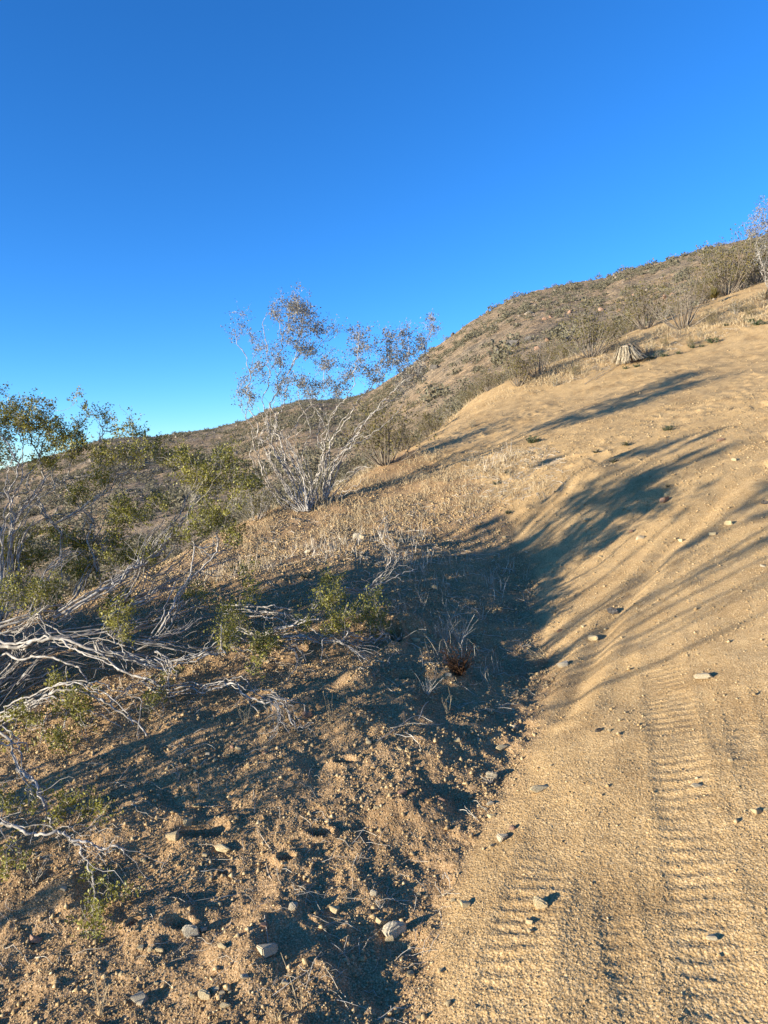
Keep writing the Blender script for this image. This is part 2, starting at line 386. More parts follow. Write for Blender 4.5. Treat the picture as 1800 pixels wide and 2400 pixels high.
# ------------------------------------------------------------------ far hillside
az2 = np.concatenate([np.radians(np.arange(-180, -42, 2.0)), np.arange(math.radians(-42), math.radians(42), .0017), np.radians(np.arange(42, 180, 2.0))])
tt = np.linspace(0, 1, 330)
A2, T2 = np.meshgrid(az2, tt)
fade = sstep(.75, 1.5, np.abs(A2))
r_in = ra(A2)*1.0
slope_c = np.interp(A2, cre[:, 0], cre[:, 1])-.035
slope_s = np.interp(A2, sil[:, 0], sil[:, 1])*(1-fade)-.004*fade
slope_c = slope_c*(1-fade)+(-.14)*fade
R1 = np.interp(A2, azel([(0,1100),(600,980),(860,900),(1000,850),(1800,600)])[:, 0], [170, 150, 125, 95, 85])
def hill(A_, T_, rin, sc_, ss_, r1):
    # T 0..0.85 climbs to the ridge, the rest falls away behind it
    t = np.clip(T_/.85, 0, 1); r = rin*(r1/rin)**t
    s = sc_+(ss_-sc_)*(t**.9)
    s = s+(t*(1-t))*.05*np.sin(3*A_*8+t*5)*.3
    z = 1.5+s*r
    q = np.clip((T_-.85)/.15, 0, 1); r = r+q*q*600; z = z-q*q*70-q*2
    return r, z
R2, Z2 = hill(A2, T2, r_in, slope_c, slope_s, R1)
X2, Y2 = R2*np.sin(A2), R2*np.cos(A2)
tm = np.clip(T2/.85, 0, 1); env = np.sin(np.pi*np.clip(tm, 0, 1))*.9+.12
Z2 = Z2 + env*(R2/60)*(1.0*fbm(X2*.03, Y2*.03, 3, 61)+.6*fbm(X2*.12, Y2*.12, 4, 63))+.12*fbm(X2*.8, Y2*.8, 3, 65)*np.minimum(1, R2/30)
Z2 = Z2 - 1.5*sstep(.03, 0, T2)
nr2, na2 = X2.shape
idx = np.arange(nr2*na2).reshape(nr2, na2)
fq = np.stack([idx[:-1, :-1], idx[:-1, 1:], idx[1:, 1:], idx[1:, :-1]], -1).reshape(-1, 4)[:, ::-1]
fw = np.stack([idx[:-1, -1], idx[:-1, 0], idx[1:, 0], idx[1:, -1]], -1)[:, ::-1]
tag(link('hillside', mesh('hillside', np.stack([X2, Y2, Z2], -1).reshape(-1, 3), np.concatenate([fq, fw]), M_HILL, True)),
    'brown scrub covered hillside rising to the right behind the track', 'hillside', kind='structure')
def hill_at(a, t):
    ia = int(np.argmin(np.abs(az2-a))); it = int(t*(len(tt)-1)); return np.array([X2[it, ia], Y2[it, ia], Z2[it, ia]])
def top_z(x, y):
    return gz(x, y)

# ------------------------------------------------------------------ creosote bushes, traced stem by stem
def R(k):
    ox, oy = {1: (0, 850), 2: (450, 650), 3: (1100, 450), 4: (0, 1350), 5: (600, 1200), 6: (1100, 1000), 7: (0, 1800), 8: (600, 1800), 9: (1100, 1600)}[k]
    return lambda x, y: (ox+x/2.37, oy+y/2.37)
def above(px, py, dep, lift=.03):
    """world point at a pixel and depth, kept above the soil"""
    g = G0(px, py); d = min(dep, g[1]-lift) if g[1] < 38 and abs(px-900) < 1200 else dep
    return at(px, py, d)
def bush(name, base, label, cat, traces, blobs, barkmat, leafmat, leafsize, dens, twig_r, part='branch', group=None, amp=.006, tuft=14, spread=.035, sub=5, dup=1, rk=.82):
    """traces: (world points, r0, r1); blobs: (world centre, rx, ry, rz)"""
    root = tag(empty(name, base), label, cat, group); base = np.asarray(base, float)
    skel = []; extra = []
    for (P, r0, r1) in traces:
        P = np.asarray(P, float)
        if dup and len(P) > 4:
            for _ in range(dup):
                w_ = np.linspace(0, 1, len(P))[:, None]; s_ = np.linalg.norm(P[-1]-P[0]); c_ = max(4, int(len(P)*RNG.uniform(.55, 1)))
                Q = P+np.cumsum(RNG.normal(0, 1, P.shape), 0)*w_*s_*.024+RNG.normal(0, .02, 3); extra.append((Q[:c_], r0*.42, max(.001, r1*.45)))
    traces = [(P, r0*rk, r1*rk) for P, r0, r1 in traces]+extra
    for (P, r0, r1) in traces:
        Q = crooked(spline(P, 6), amp); Rr = np.linspace(r0, r1, len(Q))*(1+.12*RNG.normal(0, 1, len(Q)))
        tb = TB(); tb.tube(Q, Rr, 7 if r0 > .006 else 5)
        # short dead spurs on the stem
        for q in range(2, len(Q)-2, 4):
            if RNG.random() < .5:
                d = RNG.normal(0, 1, 3); d /= np.linalg.norm(d); d = d+.6*(Q[min(q+3, len(Q)-1)]-Q[q])/np.linalg.norm(Q[min(q+3, len(Q)-1)]-Q[q])
                L = RNG.uniform(.03, .13); S = np.array([Q[q]+d*L*t for t in np.linspace(0, 1, 6)])
                tb.tube(crooked(S, .008), np.linspace(Rr[q]*.45, .0008, 6), 4)
        tb.out(part, barkmat, root, base); skel.append(Q)
    S = np.concatenate(skel); tw = TB(); LC = []
    for (c, rx, ry, rz) in blobs:
        n = max(2, int(dens*rx*ry*1000))
        for _ in range(n):
            u = RNG.normal(0, .55, 3); g = c+RIGHT*u[0]*rx+UP*u[1]*ry+FWD*u[2]*rz
            dd = np.linalg.norm((S-g)*np.array([1, 1, 1.0]), axis=1)+.6*np.maximum(0, S[:, 2]-g[2]); near = S[int(np.argmin(dd+RNG.uniform(0, .08, len(dd))))]
            L = np.linalg.norm(g-near); k = max(5, int(L/.03))
            mid = (near+g)/2+RNG.normal(0, 1, 3)*L*.13
            t = np.linspace(0, 1, k)[:, None]; Q = (1-t)**2*near+2*t*(1-t)*mid+t*t*g
            Q = crooked(Q, min(.012, .12*L)); tw.tube(Q, np.linspace(twig_r*min(1, .45+L), twig_r*.3, k), 4)
            S = np.vstack([S, Q[::3]]) if len(S) < 9000 else S
            for _s in range(sub):
                st = Q[RNG.integers(int(k*.5), k)]; e = st+RNG.normal(0, 1, 3)*spread*.8+np.array([0, 0, spread*.5])
                E = np.array([st+(e-st)*q for q in np.linspace(0, 1, 4)]); tw.tube(crooked(E, .004), [twig_r*.35]*3+[twig_r*.2], 3)
                q = RNG.uniform(.3, 1.1, tuft)[:, None]; LC.append(st+(e-st)*q+RNG.normal(0, 1, (tuft, 3))*spread*.22)
    if blobs:
        tag(tw.out('twigs', barkmat, root, base), kind='stuff'); tag(leaves_mesh('foliage', np.concatenate(LC), leafsize, leafmat, root, base, .3), kind='stuff')
    return root
def mk(k, dep, lst):
    """traces given in the coordinates of one enlarged view: (points, r0 px, r1 px[, depth0, depth1])"""
    f = R(k); out = []
    for it in lst:
        P = it[0]; r0, r1 = it[1], it[2]; d0, d1 = (it[3], it[4]) if len(it) > 3 else (dep, dep)
        W = [above(*f(*q), d0+(d1-d0)*i/(len(P)-1)) for i, q in enumerate(P)]
        out.append((W, r0/2.37/F*d0, r1/2.37/F*d1))
    return out
def mb(k, dep, lst, rz=.12):
    f = R(k); o = []
    for b in lst:
        d = b[4] if len(b) > 4 else dep
        c = above(*f(b[0], b[1]), d, .06); d = c[1]; o.append((c, b[2]/2.37/F*d, b[3]/2.37/F*d, rz))
    return o
# --- the bush in the middle of the picture
D = 7.6
T2_ = [([(590,1305),(500,1250),(420,1160),(350,1060),(325,980),(340,900),(320,820),(300,770),(310,700)],7,3,7.8,7.5),
 ([(600,1300),(520,1240),(455,1180),(400,1110),(365,990),(340,900),(365,830),(335,770),(325,700),(310,620),(318,520),(300,430),(255,370),(235,300)],9,3,7.8,7.3),
 ([(610,1300),(560,1220),(500,1120),(450,1040),(410,960),(380,900),(400,860),(430,840),(410,790),(440,700)],8,3,7.8,7.9),
 ([(620,1300),(590,1200),(530,1080),(470,980),(440,900),(470,840),(475,780),(440,700),(470,620),(480,540),(490,420),(500,340),(530,270),(545,170)],9,3,7.8,7.6),
 ([(630,1300),(600,1180),(560,1100),(520,1000),(490,900),(470,860),(480,760),(520,700),(530,600),(545,520),(580,440),(600,360),(620,260),(600,180)],8,3,7.8,8.1),
 ([(640,1300),(620,1180),(570,1060),(540,980),(520,900),(560,850),(600,780),(650,720),(690,660),(720,600),(740,500)],7,3,7.8,8.3),
 ([(645,1300),(640,1220),(690,1130),(720,1040),(740,950),(740,880),(770,800),(800,730),(850,680),(890,620),(900,520),(920,430),(930,310)],8,3,7.8,7.4),
 ([(735,1245),(730,1150),(740,1060),(760,960),(790,880),(850,800),(900,740),(930,690),(990,620),(1060,560),(1090,480),(1080,380)],10,3,7.9,7.6),
 ([(740,1245),(770,1120),(800,1010),(870,940),(920,870),(960,800),(1010,740),(1060,690),(1120,640),(1180,560),(1200,470),(1200,330)],9,3,7.9,7.5),
 ([(730,1240),(735,1100),(790,1040),(900,910),(980,870),(1040,850)],5,2,7.9,7.3),
 ([(740,1250),(830,1160),(900,1080),(970,1000),(1040,960)],5,2,7.9,8.0),([(745,1250),(800,1220),(860,1180),(930,1140),(960,1120)],5,2,7.9,7.6),
 ([(600,1290),(560,1150),(520,1040),(500,950),(470,880),(460,800),(500,720),(490,640)],6,2,7.8,8.2),
 ([(635,1300),(650,1200),(600,1080),(560,980),(530,920),(500,860),(470,780),(455,700),(460,640)],6,2,7.8,7.4),
 ([(650,1290),(700,1220),(650,1130),(610,1050),(590,950),(580,880),(640,800),(680,740),(660,680)],6,2,7.8,7.5),
 ([(745,1240),(820,1050),(860,950),(930,830),(1000,770),(1100,690),(1180,640),(1240,580),(1280,450),(1310,350),(1330,270)],7,2,7.9,7.8),
 ([(640,1300),(600,1050),(540,930),(480,850),(440,800),(430,690)],6,2,7.8,8.0),([(625,1300),(540,1200),(480,1110),(430,1010),(440,930),(450,880),(470,790)],6,2,7.8,7.5),
 ([(720,1240),(690,1190),(640,1120),(600,1020),(560,950),(520,900)],6,2,7.9,8.2),([(735,1240),(750,1120),(765,1000),(760,900),(740,820),(700,760),(660,700),(640,620)],6,2,7.9,8.2),
 ([(645,1300),(670,1180),(640,1060),(620,960),(650,880),(640,800),(600,700),(590,600)],6,2,7.8,8.1),
 ([(610,1300),(520,1180),(455,1060),(395,960),(370,920),(350,850),(290,760),(275,700)],5,2,7.8,7.2),
 ([(740,1240),(790,1150),(850,1110),(930,1060),(1000,1050)],4,2,7.9,7.5),([(640,1290),(690,1160),(730,980),(700,880),(720,800),(760,700),(800,640),(860,560)],6,2,7.8,7.9),
 ([(730,1245),(780,1080),(850,1000),(900,930),(1000,880),(1090,800),(1150,730),(1190,660)],6,2,7.9,8.1),
 ([(480,540),(430,480),(425,420)],4,2,7.7,7.8),([(545,520),(600,430),(680,400),(730,380),(780,330),(800,290)],5,2,7.8,7.8),([(500,340),(480,260),(440,170)],4,2,7.6,7.6),
 ([(318,520),(350,440),(370,400)],4,2,7.4,7.4)]
BL2 = [(560,180,60,70),(620,190,55,60),(640,270,60,60),(450,160,25,35),(475,230,25,45),(270,270,25,45),(210,300,25,20),(330,350,25,25),(370,400,22,28),(370,540,45,50),(300,620,45,50),(430,430,22,35),(480,500,35,50),(560,400,50,50),(590,600,50,50),
 (500,620,60,50),(720,290,55,35),(800,300,22,28),(660,420,50,50),(740,490,50,60),(760,620,60,50),(860,560,35,50),(925,290,22,50),(930,400,55,50),(990,350,35,35),(940,520,55,50),(1080,330,35,45),(1110,420,55,55),(1190,320,35,50),(1200,420,60,60),
 (1270,370,45,50),(1330,270,35,45),(1355,330,22,20),(1060,500,45,40),(1150,500,60,40),(1020,560,60,40),(820,640,60,30),(640,640,60,40),(1250,520,50,40),(1180,600,60,40),(560,300,50,50),(340,690,40,30)]
base_mid = G(450+670/2.37, 650+1290/2.37)
bush('creosote_bush', base_mid, 'tall creosote bush with many pale bare stems fanning up against the sky', 'bush',
     mk(2, D, T2_), mb(2, D, BL2, .16), M_BARK, M_LEAFG, .0175, 1.6, .0017, 'stem', amp=.014, tuft=9, spread=.062, rk=.52, dup=1)
# --- the big bush coming in from the left
LT = mk(4, 3.6, [
 ([(-420,700),(-200,540),(0,395),(90,405),(200,360),(330,350),(430,375),(540,420),(620,480),(700,540),(800,570),(870,590)],20,7,3.7,3.3),
 ([(-400,690),(-150,380),(0,300),(60,310),(140,280),(200,215),(250,260),(330,310),(420,345),(560,350),(680,380),(760,410)],9,4,3.7,3.5),
 ([(-430,740),(-150,700),(0,650),(100,590),(230,560),(380,480),(450,450)],10,5,3.6,3.8),
 ([(-420,760),(-200,860),(0,790),(60,750),(150,720),(250,660),(340,630),(450,640),(530,670),(600,710),(700,770),(780,830),(830,900),(880,970),(920,1030),(980,1010)],15,5,3.4,3.05),
 ([(530,380),(560,430),(700,460),(800,490),(900,510),(1000,490),(1100,460),(1200,430),(1250,430),(1230,390),(1228,270)],11,5,3.45,3.5),
 ([(860,420),(910,450),(940,520),(940,580),(910,640),(910,740),(960,780),(990,800)],8,3,3.4,3.3),([(910,740),(880,830),(870,870)],4,2,3.3,3.2),([(960,780),(975,830),(950,890)],4,2,3.3,3.2),
 ([(200,350),(420,330),(640,300),(790,285),(870,270),(950,240),(1020,200),(1100,170),(1200,180)],12,6,3.7,4.1),
 ([(760,410),(930,330),(1000,310),(1080,260),(1130,230),(1220,220)],7,4,3.8,4.0),([(760,350),(960,380),(1060,400),(1150,400),(1230,390)],7,4,3.7,3.8),
 ([(1230,390),(1300,400),(1380,420),(1480,425)],6,4,3.7,3.6),
 ([(800,600),(900,650),(1060,630),(1130,650),(1200,620),(1290,600),(1340,640),(1420,690),(1520,700),(1580,720),(1610,790),(1640,860),(1660,920)],7,7,3.5,3.0),
 ([(1510,705),(1550,750),(1550,820),(1500,900)],6,3,3.1,3.0),
 ([(150,720),(170,770),(180,830),(230,810),(310,765),(370,760)],7,5,3.3,3.25),([(280,560),(275,640),(285,700),(320,760)],5,3,3.4,3.3),([(370,500),(375,580),(365,630)],5,4,3.5,3.4),
 ([(310,765),(250,800),(240,860),(225,930)],6,3,3.25,3.1),([(440,810),(455,870),(480,920)],5,3,3.2,3.1),([(370,760),(350,860),(355,930)],5,3,3.2,3.1),
 ([(600,320),(650,370),(690,430),(705,520)],6,3,3.5,3.4),([(600,710),(660,670),(720,610),(780,595),(820,600)],5,4,3.2,3.3),
 ([(-400,720),(-100,600),(30,540),(130,460),(260,400),(420,380),(520,390)],9,5,3.8,3.9),([(-420,740),(-150,820),(40,700),(180,600),(300,560),(420,500),(560,520),(700,500)],8,3,3.6,3.9),
 ([(-300,500),(-60,440),(60,360),(180,330),(280,280),(360,240),(470,180),(560,110)],9,4,3.8,4.2),([(-380,640),(-40,520),(120,420),(240,330),(330,250),(420,230)],8,4,3.7,3.9),
 ([(100,590),(220,460),(330,420),(480,430),(640,420),(800,440),(950,440)],7,3,3.6,3.9),
 ([(-200,560),(0,470),(20,400),(-10,330),(40,220),(95,150),(90,60)],9,5,3.7,3.9),([(-60,640),(90,500),(150,380),(155,250),(240,200),(250,60),(230,0)],8,4,3.6,3.8),
 ([(100,1080),(120,1150)],2,1,3.0,3.0)]) + mk(5, 3.5, [
 ([(-120,640),(0,680),(100,650),(200,630),(260,605),(350,595)],8,8,3.9,3.7),([(-160,540),(0,550),(100,560),(180,575),(250,610),(310,640),(350,680),(370,710)],7,5,4.0,3.7),
 ([(150,700),(270,690),(320,715),(400,710),(460,720),(540,770),(600,820),(660,860),(700,880),(770,875)],9,3,3.75,3.6),([(460,720),(500,700),(505,660)],6,4,3.7,3.7),
 ([(60,730),(150,740),(200,760),(230,810),(210,880),(160,950),(190,980),(240,1010)],5,2,3.7,3.4),([(460,640),(530,680),(600,705),(660,715),(700,680),(740,700),(760,735),(780,730),(800,690),(812,668)],5,3,3.8,3.9),
 ([(260,605),(300,560),(310,540),(340,520)],7,6,3.8,3.8),([(330,560),(420,500),(455,465),(470,430),(520,422),(600,430),(660,410),(720,390),(800,350),(860,325),(890,318)],6,4,4.1,4.4),
 ([(600,430),(640,400),(700,350),(740,290),(755,240),(710,180),(680,110),(690,70),(730,20)],5,2,4.2,4.3),([(370,710),(360,780),(365,850)],4,2,3.6,3.5),
 ([(60,1040),(110,1050),(160,1075),(185,1140),(230,1210),(230,1250),(200,1305)],8,3,3.05,3.0),([(230,1250),(250,1310),(275,1315)],4,2,3,3),([(235,1200),(280,1185),(320,1170)],5,3,3.0,3.0),
 ([(110,1050),(135,1100),(130,1170),(80,1240),(50,1290)],5,2,3.0,3.0),([(700,880),(735,850),(740,830)],3,2,3.6,3.6)]) + mk(1, 4.0, [
 ([(-300,1900),(-60,1500),(0,1200),(10,990),(30,850),(45,780),(60,700),(100,640),(95,570),(60,480),(20,420),(-20,390)],9,5,3.8,4.0),
 ([(-280,1900),(0,1450),(50,1200),(60,1000),(80,900),(130,820),(200,740),(235,680),(235,600),(215,520),(180,450),(160,370)],9,5,3.8,4.1),
 ([(-200,1000),(-60,780),(0,730),(50,710),(40,640),(45,580)],7,3,4.0,4.1),([(80,900),(130,800),(160,750),(220,710),(300,660),(340,670)],7,4,4.0,4.2),
 ([(300,660),(340,680),(370,640),(470,640),(560,600),(620,545),(690,520),(740,470),(740,400)],7,3,4.2,4.3),
 ([(540,1200),(530,1120),(490,1000),(500,920),(510,870),(440,800),(430,750),(370,700),(360,640)],9,4,4.0,4.2),
 ([(300,900),(430,830),(520,760),(600,720),(640,650),(700,610),(800,580),(860,545)],8,4,4.0,4.2),([(200,780),(220,800),(260,870),(320,930),(345,950),(340,1100),(345,1250)],7,6,4.1,3.9),
 ([(640,640),(720,620),(790,620),(850,610),(900,580),(950,570),(960,600)],5,3,4.2,4.3),
 ([(590,1250),(740,1150),(890,1050),(940,980),(990,910),(1040,840),(1100,750),(1150,690),(1200,640)],11,6,3.9,4.3),([(780,1180),(860,1020),(920,930),(1000,850),(1030,760),(1070,710)],8,5,4.0,4.3),
 ([(1080,1010),(1060,960),(1045,860),(1060,780)],6,4,4.0,4.1),([(1080,1010),(1130,1030),(1210,1000),(1200,960),(1240,900)],7,5,4.0,4.1),([(1210,1000),(1200,1060),(1120,1140),(1080,1180)],7,6,4.0,3.9),
 ([(880,1500),(940,1400),(980,1310),(1040,1210),(1070,1120),(1080,1010)],8,7,3.7,4.0),([(300,1420),(450,1330),(590,1250),(650,1220),(720,1150),(780,1130),(820,1105),(900,1010)],14,8,3.7,4.0),
 ([(560,1420),(780,1330),(850,1280),(930,1250),(1020,1240),(1100,1160),(1200,1120),(1300,1090)],10,4,3.8,4.4),([(-100,1500),(180,1410),(250,1380),(330,1370),(430,1290)],14,8,3.6,3.8),
 ([(430,1290),(480,1180),(560,1060),(600,960),(720,880),(880,880)],8,3,3.9,4.3),
 ([(345,950),(440,995),(560,990),(680,960),(740,900)],6,3,4.1,4.3),([(640,720),(700,840),(700,700)],4,2,4.1,4.2),
 ([(555,600),(560,490),(555,430),(570,380),(545,320),(500,250)],6,2,4.3,4.4),([(570,378),(640,375),(720,350),(740,320)],4,2,4.3,4.4),
 ([(1150,690),(1190,600),(1200,560),(1240,560),(1290,590),(1330,560)],6,3,4.3,4.4),([(1290,590),(1380,650),(1400,700)],5,3,4.4,4.4),
 ([(500,1000),(560,930),(590,840),(560,780),(530,740)],5,2,4.1,4.2),([(640,1350),(760,1220),(820,1000),(900,900),(930,800)],7,3,3.8,4.2),
 ([(150,1420),(250,1180),(345,1090),(430,1050),(520,1140)],8,4,3.7,4.0),([(0,1350),(90,1180),(110,1030),(180,900),(290,850),(420,830)],8,4,3.8,4.1),
 ([(740,1150),(860,1190),(970,1120),(1040,1060),(1110,980),(1190,920),(1240,850)],7,3,4.0,4.3),
 ([(620,1330),(820,1280),(1010,1180),(1150,1080),(1290,1020),(1340,960)],7,3,4.0,4.5),([(1100,1160),(1240,1190),(1380,1170)],4,2,4.3,4.5),
 ([(280,620),(290,530),(320,470),(360,430)],5,2,4.2,4.2),([(235,680),(290,600),(300,510),(330,400)],5,2,4.1,4.2),([(95,570),(130,480),(100,380),(100,280)],5,2,4,4),([(215,520),(250,420),(250,300)],5,2,4.1,4.1),([(370,640),(400,520),(440,430)],5,2,4.2,4.2)])
LB = mb(1, 4.1, [(0,260,35,80),(100,250,50,50),(40,340,55,55),(130,320,55,55),(250,240,38,42),(230,350,55,55),(210,430,45,45),(320,370,55,55),(450,370,35,50),(380,440,60,35),(520,260,26,30),(555,300,28,25),(490,220,15,15),(650,350,35,20),(740,350,35,35),(720,390,45,20),(820,390,30,12),
 (430,480,80,40),(560,500,70,35),(680,480,55,45),(820,470,65,45),(1000,510,60,50),(1030,560,80,50),(1130,600,70,60),(1280,510,70,50),(1330,560,60,50),(1390,660,70,50),(1200,690,60,40),(1380,700,60,40),(850,760,60,40),(700,870,80,50),(650,1000,60,80),(560,640,60,40),(430,720,60,50),
 (730,830,60,50),(1200,850,90,60),(1150,900,60,50),(1320,950,50,60),(100,1050,110,80),(160,1120,90,60),(280,950,50,40),(420,1000,60,60),(430,1100,80,70),(500,1150,80,50),(830,1100,60,70),(700,1080,60,40),(1010,980,60,40),(1390,1170,40,40),(1100,1290,60,40),(690,1340,70,70),(250,1330,70,60),(50,1250,50,60),(1420,1290,30,40),(1300,1370,50,40),(20,480,50,60),(260,560,70,40),
 (-60,500,50,60)], .16) + mb(4, 3.5, [(690,200,60,80),(1280,220,55,55,3.7),(1270,310,50,75,3.6),(1480,370,65,45,3.6),(1430,470,28,38,3.5),(420,730,95,65,3.2),(60,830,75,55,3.1),(330,900,75,50,3.1),(850,690,45,35,3.3),(910,590,38,35),
 (300,590,50,40,3.4),(230,60,80,50),(50,80,60,60)], .12) + mb(5, 3.8, [(380,380,38,38,4.3),(400,490,65,70,4.0),(440,590,75,38),(620,520,85,55,4.0),(690,590,60,45,4.0),(60,710,60,45,3.6),(0,800,20,35,3.5),(270,630,50,30),(500,610,50,40)], .10)
# the side of the bush that lies beyond the picture's left edge
ltbase = G0(-180, 1665)
for k in range(12):
    a = RNG.uniform(math.pi*.4, math.pi*.95); L = RNG.uniform(.5, 1.0); e = RNG.uniform(.1, .6)
    d = np.array([math.cos(a)*math.cos(e), math.sin(a)*math.cos(e)*.9, math.sin(e)]); P = [ltbase+d*L*t+np.array([0, 0, -.12*t*t]) for t in np.linspace(0, 1, 7)]
    LT.append((crooked(np.array(P), .04), RNG.uniform(.008, .014), .003))
    for q in (.9,): LB.append((ltbase+d*L*q+RNG.normal(0, .05, 3)+np.array([0, 0, .05]), .13, .13, .13))
for k in range(34):
    a = RNG.uniform(math.pi*.52, math.pi*1.2); e = RNG.uniform(.85, 1.4); L = RNG.uniform(1.3, 2.4)
    d = np.array([math.cos(a)*math.cos(e), math.sin(a)*math.cos(e), math.sin(e)]); P = [ltbase+np.array([-.35, -.8*(k/34)+.1, -.05])+d*L*t for i, t in enumerate(np.linspace(0, 1, 7))]
    LT.append((crooked(np.array(P), .035), RNG.uniform(.016, .024), .007))
    if k % 2: LB.append((P[-1]+np.array([0, 0, .03]), .05, .12, .05))
bush('creosote_bush', ltbase, 'wide sprawling creosote bush with white crooked branches at the left edge', 'bush', LT, LB, M_BARK, M_LEAF, .0115, 4.0, .0015, 'branch', amp=.005, tuft=13, spread=.036, sub=7, rk=.66, dup=4)
# --- the bush whose branch tips reach in at the lower left
BT = mk(7, 2.5, [([(-500,500),(-250,330),(-80,290),(0,300),(70,320),(140,355),(210,370),(300,355),(360,365),(400,405),(440,450),(480,530),(510,590),(520,650),(525,720)],13,5,2.4,2.25),
 ([(400,400),(470,410),(520,430),(560,455),(640,440),(680,455),(690,480)],9,5,2.3,2.3),([(110,10),(180,70),(230,170),(265,260),(300,350)],9,7,2.6,2.4),([(110,10),(130,70),(160,120),(180,150)],4,3,2.6,2.5),
 ([(440,450),(455,500),(440,540)],3,2,2.3,2.2),([(0,330),(30,390),(70,460)],4,2,2.4,2.4),([(-60,1020),(-20,1070),(20,1105)],5,3,2.0,2.0),([(300,355),(330,330),(400,330),(440,370),(500,375)],4,2,2.35,2.3),
 ([(500,375),(505,340),(530,280)],3,2,2.35,2.3),([(525,720),(548,790),(550,860)],4,2,2.25,2.1),([(90,220),(140,200),(180,170)],4,2,2.5,2.5)]) + mk(4, 2.8, [
 ([(-500,1100),(-250,950),(-60,920),(0,930),(60,935),(140,930),(155,970)],8,5,2.6,2.8),([(-20,850),(55,910),(70,980),(110,1070),(160,1110),(200,1160),(230,1220),(250,1260),(275,1340)],9,7,2.8,2.5),
 ([(0,1150),(60,1140),(120,1120)],3,2,2.6,2.6),([(70,980),(110,1080),(180,1210)],4,2,2.7,2.5),([(10,1150),(50,1210)],3,2,2.6,2.6)])
BB = mb(7, 2.3, [(470,620,35,40),(560,740,90,60),(680,780,80,60),(500,830,70,40),(600,850,80,40),(90,520,55,50),(30,600,45,50),(300,170,90,55,2.45),(400,240,90,45,2.45),(540,240,70,35,2.4),(150,190,60,40,2.5),(30,180,50,50,2.5),(460,260,70,40,2.4)], .07) + mb(4, 2.7, [(30,1230,50,50,2.6)], .07)
bb = np.array([-3.3, 1.9, 0]); bb[2] = gz(*bb[:2])
for k in range(17):
    a = RNG.uniform(-.5, math.pi*2-.5); e = math.acos(RNG.uniform(.08, .5)) if k < 16 else RNG.uniform(.1, .6); L = RNG.uniform(1.8, 2.9)*math.sin(e)+.1
    if math.cos(a)*math.cos(e)*L > .7: L = .7/(math.cos(a)*math.cos(e))
    d = np.array([math.cos(a)*math.cos(e), math.sin(a)*math.cos(e), math.sin(e)]); P = [bb+d*L*t+np.array([0, 0, -.1*t*t]) for t in np.linspace(0, 1, 7)]
    BT.append((crooked(np.array(P), .03), RNG.uniform(.014, .02), .006))
    for q in (.9, 1.0): BB.append((bb+d*L*q+RNG.normal(0, .04, 3)+np.array([0, 0, .05]), .05, .09, .05))
bush('creosote_bush', bb, 'low creosote branches with small green leaves reaching in at the lower left edge', 'bush', BT, BB, M_BARK, M_LEAF, .010, 2.2, .0018, 'branch', amp=.005, tuft=15, spread=.03, sub=6)

# ------------------------------------------------------------------ scrub bushes along the crest
def shrub(seed, h, wd, nst, nl, ls, leafmat, barkmat, name, label, cat, bare=0.0, lean=0.0):
    rg = np.random.default_rng(seed); root = tag(empty(name, (0, 0, 0)), label, cat); tb = TB(); LC = []
    for k in range(nst):
        a = rg.uniform(0, 2*np.pi); e = rg.uniform(0.05, 1.0); L = h*rg.uniform(.65, 1.08)
        tip = np.array([math.cos(a)*wd*e+lean*L, math.sin(a)*wd*e, L*math.sqrt(max(.05, 1-.75*e*e))])
        t = np.linspace(0, 1, 9)[:, None]; P = np.array([math.cos(a), math.sin(a), 0])*.04*h+tip*t**np.array([[.8, .8, 1.05]])
        P = P+np.cumsum(rg.normal(0, .014*h, (9, 3)), 0)*t; tb.tube(P, np.linspace(.0085, .002, 9)*h, 4)
        for q in range(7):
            i = rg.integers(3, 9); d = rg.normal(0, 1, 3); d[2] = abs(d[2])*.8+.2; d /= np.linalg.norm(d); Q = P[i]+d*rg.uniform(.08, .26)*h*np.linspace(0, 1, 4)[:, None]
            tb.tube(Q+rg.normal(0, .008*h, (4, 3)), np.linspace(.0035, .0012, 4)*h, 3)
            if rg.random() > bare: LC.append(Q[rg.integers(1, 4, nl)]+rg.normal(0, .045*h, (nl, 3)))
    tb.out('stems', barkmat, root, 0)
    if LC: leaves_mesh('foliage', np.concatenate(LC), ls, leafmat, root, 0, .2)
    return root
def put(o, p, rz=None, sc_=1.0, label=None, group=None, sink=.0):
    o.location = (p[0], p[1], p[2]-sink); o.rotation_euler = (0, 0, RNG.uniform(0, 6.28) if rz is None else rz); o.scale = (sc_,)*3
    if label: o['label'] = label
    if group: o['group'] = group
    return o
PR = [shrub(11, 1, .62, 34, 7, .035, M_SCRUB, M_BARKD, 'scrub_bush', 'x', 'bush'), shrub(12, 1, .75, 40, 6, .035, M_SCRUB, M_BARKD, 'scrub_bush', 'x', 'bush'),
      shrub(13, 1, .5, 28, 8, .035, M_SCRUB, M_BARK, 'scrub_bush', 'x', 'bush', .3), shrub(14, 1, .8, 30, 4, .03, M_SCRUB, M_BARKD, 'bare_bush', 'x', 'bush', .8)]
used = set()
def scrub(px, py, hpx, k, label, group=None, back=0.0):
    p = G0(px, py); d = p[1]
    if back: p = p*(1+back/d); p[2] = gz(p[0], p[1])
    o = PR[k] if k not in used else copy_tree(PR[k]); used.add(k)
    return put(o, (p[0], p[1], gz(p[0], p[1])-.03), sc_=hpx/F*p[1], label=label, group=group)
scrub(905,1092,150,1,'dense olive bush just right of the tall pale bush')
scrub(600,1222,95,2,'thin olive bush behind the foot of the tall pale bush')
scrub(1030,1000,90,0,'rounded brown bush at the near end of the crest line of scrub', back=1.5)
